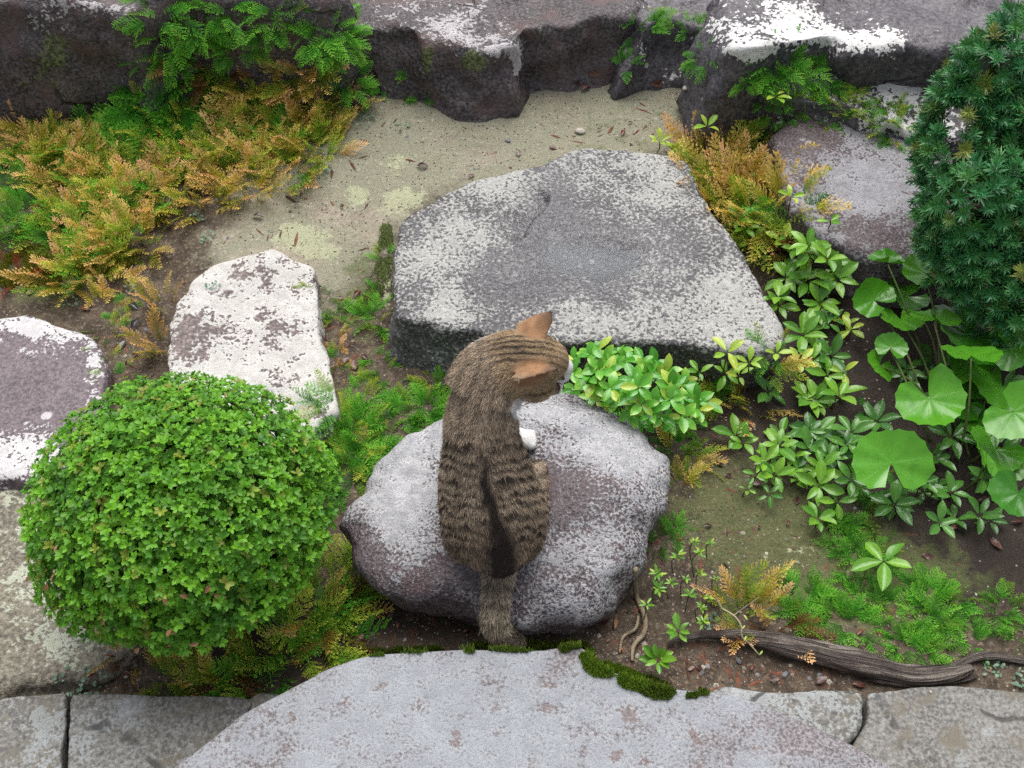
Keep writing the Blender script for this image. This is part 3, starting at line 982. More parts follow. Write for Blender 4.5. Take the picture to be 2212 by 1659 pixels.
for (u, v, n) in [(195, 622, 5), (235, 610, 4), (225, 655, 5)]:
    clump(u, v, ['orange', 'gold'], n, 0.03, 0.065, 'little golden fern sprig fallen flat near the purple-brown slab', 'golden sprigs near the purple slab', tilt=(40, 70))
for (u, v, n, L) in [(352, 640, 9, .085), (345, 740, 8, .085)]:
    clump(u, v + 12, ['orange', 'gold'], n, 0.03, L, 'upright orange fern beside the white-crusted slab', 'orange ferns beside the white slab', tilt=(0, 30))
for (u, v, n, r, L) in [(330, 310, 18, .06, .11), (250, 425, 16, .05, .10), (480, 245, 20, .06, .11), (430, 330, 14, .05, .10), (70, 420, 16, .06, .09), (40, 470, 14, .05, .09), (600, 300, 12, .04, .09), (220, 300, 16, .06, .10), (395, 215, 36, .085, .115), (330, 225, 26, .07, .11), (430, 265, 28, .075, .11), (365, 265, 26, .07, .105), (400, 310, 10, .05, .07), (300, 270, 8, .05, .07), (185, 290, 14, .07, .08), (150, 480, 14, .06, .075),
                        (195, 505, 12, .05, .07), (130, 520, 10, .05, .07), (25, 330, 10, .04, .08), (10, 500, 12, .05, .08), (250, 320, 10, .05, .07), (300, 390, 10, .05, .06)]:
    clump(u, v + 10, ['green', 'green', 'deep', 'olive'], n, r, L, 'bushy green fern clump ' + near(u, v, [(390, 250, 'beside the deep red sprig among golden ferns'), (170, 300, 'against the foot of the largest dark boulder'), (170, 500, 'on the yellow-brown moss carpet'), (20, 400, 'beside the rusty red sprigs')]), 'green ferns ' + near(u, v, [(390, 250, 'by the red sprig'), (170, 300, 'at the boulder foot'), (170, 500, 'on the moss carpet'), (20, 400, 'by the rusty sprigs')]), tilt=(5, 60))
for (u, v) in [(400, 118), (445, 135), (470, 160), (360, 160)]:
    clump(u, v, ['rust'], 8, 0.05, 0.08, 'withered brown fern on the largest dark boulder', 'withered ferns on the largest boulder', tilt=(5, 60))
clump(390, 332, ['red'], 4, 0.02, 0.075, 'deep red fern sprig standing out of the golden ferns', tilt=(0, 35))
clump(315, 462, ['red'], 2, 0.01, 0.045, 'tiny bright red sprig at the edge of the golden ferns', tilt=(20, 50))
clump(40, 590, ['red', 'rust', 'red'], 7, 0.05, 0.07, 'rusty red fern sprigs on the moss above the purple-brown slab', tilt=(20, 70))
BM = [(370, 80, 'on the largest boulder above the withered brown ferns'), (480, 40, 'on the largest boulder beside the lichen streak'), (580, 30, 'on the largest boulder beside the grey bushy lichen'), (710, 75, 'on the largest boulder beyond the grey bushy lichen'), (760, 175, 'at the foot of the long dark boulder')]
# green tufts on the faces of the back boulders
for (u, v, n, r, L) in [(345, 20, 16, .07, .075), (375, 60, 16, .07, .075), (345, 110, 12, .06, .07), (430, 40, 14, .06, .07), (490, 15, 12, .05, .07), (375, 130, 10, .045, .06), (520, 85, 16, .06, .07),
                        (575, 40, 14, .06, .07), (600, 15, 12, .06, .07), (690, 60, 18, .07, .07), (730, 70, 16, .06, .065), (705, 100, 14, .05, .06), (755, 165, 14, .05, .06), (770, 185, 12, .04, .055)]:
    clump(u, v, ['green', 'deep', 'green', 'green'], int(n * 1.9), r, L * .85, 'bright green fern tuft ' + near(u, v, BM), 'fern tufts ' + near(u, v, BM), tilt=(10, 80))
for (u, v, n, r, L, lab) in [(1380, 55, 20, .05, .055, 'round bronze-green fern tuft in the cleft between two boulders'), (1352, 135, 9, .025, .05, 'small pale green tuft at the foot of the boulder cleft'),
                             (1490, 60, 9, .025, .04, 'tiny green fern tuft on the small purple boulder top'), (1523, 120, 14, .04, .05, 'round green fern tuft on the side of the small purple boulder'),
                             (830, 185, 7, .015, .03, 'tiny round green tuft beside the long dark boulder'), (886, 160, 7, .02, .035, 'small green tuft in the hollow of the long dark boulder'),
                             (905, 210, 9, .02, .035, 'small green tuft at the foot of the long dark boulder'), (865, 215, 6, .015, .03, 'pale green tuft on soil by the long dark boulder')]:
    clump(u, v, ['green', 'deep'], n, r, L, lab, name='fern_tuft', tilt=(10, 80))
KM = [(1700, 130, 'under the bright white crusted ledge'), (1860, 210, 'along the upper edge of the speckled grey stone'), (1680, 230, 'around the pale lime sprig behind the golden shrub')]
for (u, v, n, r, L) in [(1690, 120, 16, .06, .06), (1740, 115, 16, .06, .06), (1660, 140, 10, .04, .05), (1715, 160, 14, .05, .05), (1610, 145, 8, .03, .045), (1640, 140, 8, .03, .045), (1770, 150, 12, .05, .05),
                        (1790, 195, 14, .05, .045), (1820, 200, 14, .05, .045), (1850, 215, 12, .05, .045), (1890, 225, 12, .045, .05), (1925, 235, 14, .045, .055), (1945, 250, 12, .04, .05), (1690, 215, 12, .05, .04), (1665, 255, 12, .05, .04),
                        (1650, 190, 8, .03, .04), (1730, 195, 10, .05, .035)]:
    clump(u, v + 18, ['deep', 'green', 'olive', 'lemon'] if u > 1760 else ['green', 'green', 'deep'], n * 2, r, L * .9, 'low green fern tuft ' + near(u, v, KM), 'fern bank ' + near(u, v, KM), name='fern_tuft', tilt=(10, 80))
# golden fern shrub over the big flat stone
clump(1612, 452, ['gold', 'gold', 'orange', 'olive'], 80, 0.125, 0.16, 'large golden fern shrub leaning over the largest flat stone', name='fern_shrub', tilt=(0, 55))
clump(1545, 352, ['orange', 'gold', 'gold'], 24, 0.07, 0.13, 'orange-tipped fern behind the golden fern shrub', tilt=(0, 40))
clump(1675, 455, ['olive', 'gold', 'gold'], 26, 0.07, 0.13, 'yellow-green fern at the outer side of the golden fern shrub', tilt=(10, 60))
clump(1710, 490, ['olive', 'deep'], 10, 0.05, 0.09, 'olive fern spilling onto the speckled grey stone', tilt=(20, 70))
clump(1715, 540, ['olive', 'gold'], 6, 0.03, 0.07, 'pale golden fern sprig below the golden fern shrub', tilt=(10, 60))
clump(1505, 345, ['deep', 'green'], 10, 0.03, 0.06, 'dark green fern tuft under the golden fern shrub', tilt=(30, 80))
# ferns right of the cat
clump(1610, 870, ['gold', 'olive', 'orange'], 14, 0.06, 0.09, 'golden-tipped fern among the glossy ground cover', tilt=(5, 60))
clump(1665, 790, ['olive', 'gold'], 7, 0.03, 0.08, 'slender olive fern growing up through lime leaves', tilt=(0, 35))
clump(1466, 985, ['gold', 'orange', 'olive'], 12, 0.05, 0.07, 'golden fern peeping from behind the cat boulder', tilt=(20, 70))
clump(1476, 1052, ['gold', 'olive'], 7, 0.03, 0.06, 'yellow fern sprig at the edge of the cat boulder', tilt=(30, 70))
clump(1625, 1330, ['orange', 'olive', 'gold', 'orange'], 17, 0.05, 0.085, 'orange fern clump behind the driftwood root', tilt=(2, 50))
clump(1580, 1300, ['olive'], 7, 0.03, 0.08, 'faded olive fern beside the orange fern clump', tilt=(2, 45))
clump(1680, 1350, ['orange', 'rust'], 8, 0.03, 0.075, 'rust-orange fern leaning on the driftwood root', tilt=(10, 60))
# ferns around the foot of the clipped bush
for (u, v, n, r, L, kinds, lab) in [(705, 1285, 26, .075, .10, ['lemon', 'olive', 'lemon'], 'yellow-green fern beside the cat boulder under the bush'),
                                    (650, 1385, 34, .09, .105, ['lemon', 'olive', 'lemon', 'green'], 'broad yellow-green fern between bush and step stone'),
                                    (575, 1440, 24, .08, .10, ['lemon', 'olive', 'green'], 'shaded green fern under the bush by the step stone'),
                                    (700, 1345, 12, .04, .09, ['rust', 'orange', 'rust'], 'brown dying fern frond between the yellow-green ferns'),
                                    (470, 1482, 12, .03, .08, ['gold', 'olive'], 'yellow fern hanging over the paving slab edge'),
                                    (345, 1462, 16, .04, .075, ['orange', 'olive', 'orange'], 'rusty fern at the foot of the bush by the paving slab'),
                                    (400, 1466, 16, .04, .075, ['olive', 'deep'], 'dull green fern at the foot of the bush by the paving slab'),
                                    (290, 1390, 8, .04, .06, ['rust', 'orange'], 'small rust fern under the bush over the tan stone'),
                                    (540, 1480, 8, .04, .06, ['deep', 'olive'], 'small dark fern in the corner of slab and step stone'),
                                    (460, 1440, 10, .06, .08, ['rust'], 'dry brown fern twigs in the shade under the bush')]:
    clump(u, v, kinds, n, r, L, lab, tilt=(10, 75))
# green tufts between stones
N1 = [(740, 930, 'touching the clipped bush beside the white-crusted slab'), (800, 980, 'against the cat boulder behind the clipped bush'), (890, 890, 'on soil between the flat stone and the cat boulder')]
T1 = [(740, 905, 14, .05, .065), (770, 930, 12, .045, .065), (810, 960, 14, .05, .06), (790, 990, 12, .045, .06), (735, 960, 12, .045, .06), (770, 1000, 10, .04, .06), (900, 890, 14, .045, .05), (930, 880, 10, .03, .05), (840, 905, 10, .04, .05),
      (745, 1040, 10, .04, .055)]
for a in T1:
    clump(*a[:2], ['green', 'deep', 'green', 'olive'], int(a[2] * 1.5), a[3] * 1.1, a[4] * 1.1, 'feathery green fern tuft ' + near(a[0], a[1], N1), 'fern tufts ' + near(a[0], a[1], N1), name='fern_tuft', tilt=(10, 75))
N2 = [(830, 600, 'in the pale lichen along the largest flat stone'), (725, 700, 'against the edge of the white-crusted slab'), (800, 800, 'in the soil strip beside dark fallen leaves'), (940, 845, 'under the dark front face of the largest flat stone')]
T2 = [(810, 690, 14, .035, .045), (720, 670, 10, .035, .04), (830, 800, 10, .03, .04), (780, 850, 10, .03, .04), (830, 640, 8, .03, .035), (810, 770, 6, .02, .03), (945, 835, 9, .03, .045), (920, 865, 8, .025, .045), (965, 825, 8, .03, .04), (720, 780, 6, .025, .03),
      (760, 690, 8, .03, .035), (700, 640, 6, .02, .035), (830, 560, 6, .02, .03)]
for a in T2:
    clump(*a[:2], ['green', 'olive', 'green'], int(a[2] * 1.6), a[3] * 1.25, a[4] * 1.25, 'small green fern tuft ' + near(a[0], a[1], N2), 'small tufts ' + near(a[0], a[1], N2), name='fern_tuft', tilt=(10, 85))
for (u, v, n, r, L) in [(730, 765, 16, .04, .036), (725, 735, 12, .03, .036), (738, 805, 10, .03, .034)]:
    clump(u, v, ['orange', 'rust'], n, r, L, 'low orange withered tuft beside the white-crusted slab', 'orange tufts beside the white slab', name='fern_tuft', tilt=(20, 85))
T3 = [(235, 720, 9, .03, .045), (270, 690, 7, .025, .04), (240, 780, 7, .025, .035), (255, 830, 8, .03, .04), (300, 800, 5, .02, .03), (290, 640, 6, .02, .04), (310, 540, 7, .03, .05)]
for a in T3:
    clump(*a[:2], ['green', 'olive'], *a[2:], 'small green tuft in the gap between purple-brown and white slabs', 'tufts between the two slabs', name='fern_tuft', tilt=(10, 80))
DM = [(1740, 1310, 'beside the orange fern clump'), (1840, 1350, 'touching the driftwood root'), (1890, 1295, 'below the star-shaped sprig'), (2010, 1310, 'beside the black wet leaf'), (1975, 1400, 'pressed against the pale end of the driftwood root'), (2170, 1340, 'above the blue-green succulents')]
T4 = [(1740, 1285, 16, .045, .05), (1770, 1300, 10, .03, .045), (1840, 1345, 18, .05, .055), (1800, 1330, 8, .03, .045), (1870, 1290, 14, .04, .045), (1910, 1305, 10, .03, .04), (1960, 1390, 16, .045, .05), (2010, 1290, 16, .045, .05), (2040, 1310, 14, .045, .05),
      (2010, 1340, 16, .045, .05), (2095, 1375, 12, .035, .045), (2165, 1310, 14, .035, .045), (2205, 1370, 8, .03, .045), (1715, 1350, 8, .03, .045), (1990, 1410, 12, .04, .045), (1735, 1320, 8, .03, .045)]
for a in T4:
    clump(*a[:2], ['deep', 'green', 'green'], int(a[2] * 1.7), a[3] * .72, a[4] * 1.0, 'dark green rosette fern ' + near(a[0], a[1], DM), 'rosette ferns ' + near(a[0], a[1], DM), name='fern_tuft', tilt=(10, 85))
N5 = [(1850, 1200, 'around the large five-leaved star sprig'), (1865, 1080, 'in the shade under the biggest round leaf'), (1440, 1160, 'at the foot of the cat boulder by the seedlings'), (1470, 945, 'between the glossy shrub and the cat boulder')]
T5 = [(1830, 1170, 16, .05, .05), (1870, 1200, 14, .05, .05), (1840, 1230, 12, .04, .045), (1850, 1100, 16, .055, .055), (1880, 1060, 12, .05, .05), (1430, 1165, 14, .04, .045), (1460, 1150, 8, .03, .04), (1460, 960, 10, .03, .045), (1480, 930, 8, .03, .04)]
for a in T5:
    clump(*a[:2], ['deep', 'deep', 'green'], int(a[2] * 1.6), a[3] * .8, a[4], 'dark green rosette fern ' + near(a[0], a[1], N5), 'rosette ferns ' + near(a[0], a[1], N5), name='fern_tuft', tilt=(10, 85))
T6 = [(1500, 840, 14, .05, .05), (1520, 820, 12, .045, .05), (1450, 900, 12, .04, .05), (1470, 870, 12, .05, .045), (1430, 870, 10, .04, .045), (1540, 810, 10, .04, .05), (1660, 760, 8, .03, .045)]
for a in T6:
    clump(*a[:2], ['deep', 'green'], *a[2:], 'green fern tuft at the foot of the flat stone by the glossy shrub', 'ferns by the glossy shrub', name='fern_tuft', tilt=(10, 80))

# ------------------------------------------------------------------ the round clipped bush
BL = [leaf_geo(L=1, W=0.50, peak=0.66, fold=0.10, curl=0.10, nseg=3, point=0.5, seed=i) for i in range(2)]


def cluster_geo(seed, n=7, small=False):
    rr = random.Random(seed)
    V, F, T, S = [], [], [], []
    for k in range(n):
        a = 2 * math.pi * k / n * 1.0 + rr.uniform(-.3, .3)
        inner = k >= n - 2
        el = math.radians(rr.uniform(48, 72) if inner else rr.uniform(5, 38))
        d = Vector((math.cos(a) * math.cos(el), math.sin(a) * math.cos(el), math.sin(el)))
        M = frame((0, 0, 0), Vector((-math.cos(a) * math.sin(el), -math.sin(a) * math.sin(el), math.cos(el))), d, rr.uniform(0.75, 1.1) * (0.6 if inner else 1))
        gV, gF, gT, gS = BL[k % 2]
        o = len(V)
        for p in gV:
            V.append(M @ Vector(p))
        F += [tuple(i + o for i in f) for f in gF]
        T += [t * (1.0 if inner else 0.55) for t in gT]
        S += gS
    return V, F, T, S


CL = [cluster_geo(i, 6 + i % 3) for i in range(6)]
CLM = [mesh('leaf_cluster', V, F, L_BUSH, True, {'t': T, 's': S}) for V, F, T, S in CL]


def joined(name, items, mat, parent, geos):
    """many small pieces joined into one part: items = [(geo index, matrix, rnd)]"""
    VV, FF, TT, SS, RR = [], [], [], [], []
    n = 0
    for gi, M, r in items:
        V, F, T, S = geos[gi]
        A = np.array([tuple(v) for v in V])
        m = np.array(M)
        VV.append(A @ m[:3, :3].T + m[:3, 3])
        FF += [tuple(i + n for i in f) for f in F]
        TT += T
        SS += S
        RR += [r] * len(V)
        n += len(V)
    me = mesh(name, np.concatenate(VV), FF, mat, True, {'t': TT, 's': SS, 'rnd': RR})
    o = link(name, me, parent)
    o['kind'] = 'stuff'
    return o


BC = P(405, 1128, 0.235)
BR = Vector((0.287, 0.280, 0.268))
broot = empty('clipped_bush', (BC.x, BC.y, gz(BC.x, BC.y)))
tag(broot, 'dense round clipped bush of small bright green leaves', 'bush')
pts = []
NB = 5200
for k in range(NB):
    zc = 1 - 2 * (k + 0.5) / NB
    a = k * 2.399963 + random.uniform(-.06, .06)
    d = Vector((math.cos(a) * math.sqrt(1 - zc * zc), math.sin(a) * math.sqrt(1 - zc * zc), zc))
    bump = 1 + 0.075 * noise.noise(d * 2.4 + Vector((4, 1, 7))) + 0.025 * noise.noise(d * 7)
    if d.z < 0.1:
        bump *= 1 - 0.34 * (0.1 - d.z) / 0.6
    if d.z < -0.45:
        continue
    lay = random.choice((1.0, 1.0, 0.97, 0.93))
    gap = noise.noise(d * 6 + Vector((9, 9, 2)))
    if gap < -0.30 and lay > 0.95:
        lay = 0.88
    p = BC + Vector((d.x * BR.x, d.y * BR.y, d.z * BR.z)) * bump * lay * random.uniform(0.975, 1.02)
    if p.z < 0.02:
        continue
    axis = (d * 0.9 + Vector((0, 0, 0.75)) + Vector((random.uniform(-.4, .4), random.uniform(-.4, .4), random.uniform(-.3, .3)))).normalized()
    sc = random.uniform(0.0105, 0.0160)
    facing = (CAMP - p).normalized().dot(d)
    pts.append((facing * sc if lay > .95 else -1, p, axis, sc))
pts.sort(key=lambda q: -q[0])
for i, (_, p, ax, sc) in enumerate(pts[:300]):
    link('leaf_cluster', CLM[i % 6], broot, frame(p, ax, (random.uniform(-1, 1), random.uniform(-1, 1), 0), sc))
items = [(random.randrange(6), frame(p, ax, (random.uniform(-1, 1), random.uniform(-1, 1), 0), sc), random.random()) for (_, p, ax, sc) in pts[300:]]
for k in range(4200):                                # inner, older leaves
    d = Vector((random.gauss(0, 1), random.gauss(0, 1), random.gauss(0.3, 1))).normalized()
    p = BC + Vector((d.x * BR.x, d.y * BR.y, d.z * BR.z)) * random.uniform(0.72, 0.93) * (1 if d.z > .1 else 1 - .34 * (.1 - d.z) / .6)
    if p.z > 0.03:
        items.append((random.randrange(6), frame(p, d + Vector((0, 0, .3)), (random.uniform(-1, 1), random.uniform(-1, 1), .1), random.uniform(0.014, 0.02)), random.random()))
joined('foliage', items, L_BUSH, broot, CL)
dl = leaf_mesh('dead_leaf', L_TAN, L=1, W=.5, peak=.6, fold=.2, curl=.1, nseg=4, point=.6)
for k in range(26):
    d = Vector((random.gauss(0, 1), random.gauss(-.7, 1), abs(random.gauss(0.2, .7)))).normalized()
    p = BC + Vector((d.x * BR.x, d.y * BR.y, d.z * BR.z)) * 1.0
    link('dead_leaf', dl, broot, frame(p, d + Vector((random.gauss(0, .4), random.gauss(0, .4), .4)), (random.uniform(-1, 1), random.uniform(-1, 1), 0), random.uniform(.012, .02)))
for k in range(16):                                  # branches
    a = 2 * math.pi * k / 16 + random.uniform(-.2, .2)
    el = random.uniform(0.15, 1.1)
    d = Vector((math.cos(a) * math.cos(el), math.sin(a) * math.cos(el), math.sin(el)))
    b0 = Vector((BC.x, BC.y, gz(BC.x, BC.y) - 0.02))
    e = BC + Vector((d.x * BR.x, d.y * BR.y, d.z * BR.z)) * 0.88
    V, F = tube(smooth_path([b0, b0.lerp(e, .4) + Vector((0, 0, .04)) + Vector((random.uniform(-.02, .02), random.uniform(-.02, .02), 0)), e], 7), [.010, .009, .007, .006, .004, .003, .002], 6)
    link('branch', mesh('branch', V, F, M_STEM), broot)

# ------------------------------------------------------------------ yew
NEED = leaf_geo(L=1, W=0.20, peak=0.5, fold=0.15, curl=0.12, nseg=2, point=0.45)


def sprig_geo(seed):
    rr = random.Random(seed)
    V, F, T, S = [], [], [], []
    n = 40
    for k in range(n):
        f = k / n
        a = k * 2.4 + rr.uniform(-.2, .2)
        el = math.radians(18 + 42 * f + rr.uniform(-10, 10))
        d = Vector((math.cos(a) * math.cos(el), math.sin(a) * math.cos(el), math.sin(el)))
        M = frame((0, 0, f * 1.0), Vector((-math.cos(a) * math.sin(el), -math.sin(a) * math.sin(el), math.cos(el))), d, rr.uniform(0.65, 1.0) * (1 - 0.35 * f))
        gV, gF, gT, gS = NEED
        o = len(V)
        V += [M @ Vector(p) for p in gV]
        F += [tuple(i + o for i in g) for g in gF]
        T += [t * (0.35 + 0.65 * f) for t in gT]
        S += gS
    return V, F, T, S


SG = [sprig_geo(i) for i in range(5)]
SGM = [mesh('needle_sprig', V, F, L_YEW, True, {'t': T, 's': S}) for V, F, T, S in SG]
yb = P(2330, 640, 0.06)
yroot = empty('yew_shrub', (yb.x, yb.y, gz(yb.x, yb.y)))
tag(yroot, 'dark green needle-leaved yew shrub beside the speckled grey stone', 'shrub')
ysil = [(2212, 70), (2134, 100), (2092, 125), (2030, 180), (2015, 225), (1990, 288), (1975, 335), (2000, 385), (1985, 440), (1995, 490), (1995, 540), (2045, 575), (2080, 630), (2130, 690), (2200, 700)]
ysp = []
lobes = []
for k in range(34):
    t_ = random.random()
    u = random.uniform(2040, 2400)
    v = random.uniform(90, 680)
    # keep inside the silhouette
    lim = 1975
    for (a, b) in zip(ysil, ysil[1:]):
        if a[1] <= v <= b[1]:
            lim = a[0] + (b[0] - a[0]) * (v - a[1]) / max(1, b[1] - a[1])
    u = max(u, lim + 85)
    depth_z = 0.62 - 0.42 * (v - 60) / 640 + random.uniform(-.05, .03)
    lobes.append((P(u, v, depth_z), random.uniform(0.07, 0.10)))
for k in range(16):  # unseen crown lobes outside the frame, added to shade the lower right
    lobes.append((Vector((random.uniform(1.45, 2.3), random.uniform(1.0, 2.3), random.uniform(0.25, 1.15))), random.uniform(0.12, 0.17)))
for (a, b) in zip(ysil, ysil[1:]):
    for f in (0.2, 0.7):
        u, v = a[0] + (b[0] - a[0]) * f, a[1] + (b[1] - a[1]) * f
        lobes.append((P(u + 72, v + 4, 0.60 - 0.42 * (v - 60) / 640), 0.062))
for (c, r) in lobes:
    m = int((46 if r < .11 else 26) * (r / 0.08) ** 2)
    for k in range(m):
        zc = 1 - 1.7 * (k + .5) / m
        a = k * 2.4
        d = Vector((math.cos(a) * math.sqrt(1 - zc * zc), math.sin(a) * math.sqrt(1 - zc * zc), zc))
        p = c + d * r * random.uniform(.7, 1)
        if any((p - c2).length < r2 * 0.6 for c2, r2 in lobes if c2 is not c):
            continue
        if noise.noise(p * 9) < -.28 and random.random() < .8:
            continue
        ax = (d * 0.9 + Vector((-.15, -.25, .25)) + Vector((random.gauss(0, .25), random.gauss(0, .25), random.gauss(0, .25)))).normalized()
        u, v = pxy(p)
        vis = (CAMP - p).normalized().dot(d) + (0.6 if u < 2230 else -2)
        ysp.append((vis, p, ax, random.uniform(0.028, 0.040)))
ysp.sort(key=lambda q: -q[0])
for i, (_, p, ax, s) in enumerate(ysp[:300]):
    link('needle_sprig', SGM[i % 5], yroot, frame(p, ax, (random.uniform(-1, 1), random.uniform(-1, 1), .1), s))
items = [(random.randrange(5), frame(p, ax, (random.uniform(-1, 1), random.uniform(-1, 1), .1), s), random.random()) for _, p, ax, s in ysp[300:]]
if items:
    joined('needles', items, L_YEW, yroot, SG)
for i, (c, r) in enumerate(lobes[:26]):
    V, F = tube(smooth_path([yroot.location + Vector((random.uniform(-.02, .02), random.uniform(-.02, .02), -.02)), yroot.location.lerp(c, .5) + Vector((0, 0, .05)), c], 8), [.016, .013, .011, .009, .007, .005, .004, .003], 6)
    link('branch', mesh('branch', V, F, M_STEM), yroot)
# ------------------------------------------------------------------ broad-leaved ground cover
LB = {}
for key, mat in (('mid', L_BROAD), ('dark', L_BROADDARK), ('lime', L_LIME)):
    LB[key] = [leaf_mesh('leaf', mat, L=1, W=w, peak=p, fold=f, curl=c, nseg=7, point=0.8, wave=0.012, serr=0.10, seed=i)
               for i, (w, p, f, c) in enumerate([(.42, .55, .16, .18), (.46, .6, .22, .10), (.38, .52, .12, .25), (.44, .58, .3, -.12)])]


def rosette(u, v, n, Lpx, key, label, group, name='ground_cover_plant', el=(2, 38), hgt=None, yaw=None):
    """whorl of leaves on a short stem; (u, v) is the whorl's centre in the photo"""
    g, nr = hit(u, v)
    hgt = random.uniform(0.02, 0.06) if hgt is None else hgt
    d = ray(u, v)
    top = g - d * (hgt / -d.z)
    base, _ = drop(top.x + random.uniform(-.01, .01), top.y + random.uniform(-.01, .01), top.z)
    if top.z - base.z < 0.01:
        base = g
    root = empty(name, base)
    tag(root, label, 'plant', group)
    L = Lpx * 1.12 * mm(top)
    ax = (Vector((0, 0, 1)) + Vector((random.gauss(0, .16), random.gauss(-.12, .16), 0))).normalized()
    V, F = tube(smooth_path([base - Vector((0, 0, .006)), base.lerp(top, .5) + Vector((random.uniform(-.006, .006), random.uniform(-.006, .006), 0)), top], 5), 0.0016, 5)
    link('stem', mesh('stem', V, F, M_STEM), root)
    x = ax.orthogonal().normalized()
    y = ax.cross(x)
    a0 = random.uniform(0, 6.28) if yaw is None else yaw
    for k in range(n):
        a = a0 + 2 * math.pi * k / n + random.uniform(-.28, .28)
        e = math.radians(random.uniform(*el))
        o = x * math.cos(a) + y * math.sin(a)
        dd = o * math.cos(e) + ax * math.sin(e)
        nn = ax * math.cos(e) - o * math.sin(e) + Vector((random.gauss(0, .12), random.gauss(0, .12), 0))
        link('leaf', random.choice(LB[key]), root, frame(top + ax * random.uniform(-.006, .004) + o * 0.004, nn, dd, L * random.uniform(0.72, 1.12)))
    return root


def layer2(lst, lab_of, grp_of, keyd, n=1, sp=26):
    for (x, y, m, L, k) in lst:
        for _ in range(n):
            u, v = Z6(x, y)
            u += random.uniform(-sp, sp)
            v += random.uniform(-sp, sp)
            rosette(u, v, m, L * random.uniform(.65, .9), keyd, lab_of(u, v), grp_of(u, v), hgt=random.uniform(.008, .03))


Z6 = lambda x, y: (1363 + .3838 * x, 515.4 + .3838 * y)
Z4 = lambda x, y: (1363 + .3838 * x, .3838 * y)
Z8 = lambda x, y: (1363 + .3838 * x, 1022.4 + .3838 * y)
EM = [(1700, 600, 'against the corner of the largest flat stone'), (1790, 600, 'between the speckled grey stone and the round leaves'), (1750, 720, 'over bare litter by the largest flat stone'), (1760, 540, 'at the lower edge of the speckled grey stone')]
for (x, y, n, L, k) in [(870, 220, 5, 48, 'mid'), (990, 240, 5, 50, 'mid'), (1160, 230, 6, 46, 'mid'), (830, 330, 5, 46, 'mid'), (1065, 360, 6, 44, 'mid'), (965, 540, 6, 46, 'mid'), (1110, 480, 4, 32, 'dark'),
                        (1235, 515, 4, 34, 'lime'), (1025, 680, 5, 38, 'mid'), (1130, 660, 5, 44, 'dark'), (1000, 80, 6, 44, 'mid'), (930, 60, 4, 40, 'mid'), (1110, 110, 5, 46, 'mid')]:
    u, v = Z6(x, y)
    layer2([(x, y, n, L, k)], lambda u, v: 'whorled ground cover sprig ' + near(u, v, EM), lambda u, v: 'ground cover ' + near(u, v, EM), k)
    rosette(u, v, n, L, k, 'whorled ground cover sprig ' + near(u, v, EM), 'ground cover ' + near(u, v, EM))
for (x, y, n, L, k) in [(540, 640, 4, 36, 'lime'), (665, 700, 5, 34, 'lime'), (820, 640, 4, 32, 'lime'), (950, 690, 5, 34, 'lime'), (300, 785, 4, 36, 'lime'), (385, 750, 4, 26, 'mid'), (535, 760, 5, 34, 'mid'), (1195, 750, 3, 34, 'lime'), (610, 770, 4, 26, 'lime')]:
    u, v = Z6(x, y)
    rosette(u, v, n, L, k, 'lime-yellow young sprig along the front edge of the largest flat stone', 'lime sprigs along the flat stone')
SM = [(1750, 850, 'between the lime sprigs and the big round leaves'), (1600, 940, 'below the golden-tipped fern'), (1670, 1010, 'among red-brown leaves on the dark soil'), (1840, 940, 'in front of the biggest round leaf'), (1780, 1080, 'beside the shaded rosette ferns'), (1640, 1060, 'at the edge of the bare dark soil')]
for (x, y, n, L, k) in [(990, 910, 6, 50, 'mid'), (1175, 880, 5, 46, 'mid'), (1110, 770, 4, 44, 'mid'), (770, 860, 4, 36, 'dark'), (590, 1110, 5, 42, 'mid'), (830, 1170, 6, 44, 'mid'), (1045, 1100, 7, 50, 'dark'), (1240, 1090, 6, 44, 'dark'),
                        (1380, 1030, 6, 46, 'dark'), (1220, 1160, 5, 40, 'dark'), (745, 1260, 5, 38, 'mid'), (810, 1330, 5, 38, 'mid'), (940, 1310, 4, 36, 'mid'), (1070, 1290, 6, 42, 'mid'), (1060, 1390, 6, 48, 'mid'), (1240, 1360, 5, 42, 'dark'),
                        (1160, 1480, 4, 34, 'mid'), (1050, 1580, 6, 42, 'mid'), (780, 1440, 5, 26, 'dark'), (655, 1410, 4, 16, 'mid'), (1110, 1230, 5, 40, 'dark'), (900, 1230, 4, 36, 'mid'), (700, 1330, 4, 26, 'mid'), (1000, 1180, 5, 40, 'dark')]:
    u, v = Z6(x, y)
    if y < 1400:
        layer2([(x, y, n, L, k)], lambda u, v: 'ground cover sprig ' + near(u, v, SM), lambda u, v: 'ground cover ' + near(u, v, SM), k, sp=22)
    rosette(u, v, n, L, k, 'ground cover sprig ' + near(u, v, SM), 'ground cover ' + near(u, v, SM))
RM = [(1930, 1080, 'under the biggest round leaf'), (2050, 1060, 'among the round leaf stalks'), (1990, 780, 'between the upper round leaves'), (2130, 1090, 'on black soil beside fallen leaves')]
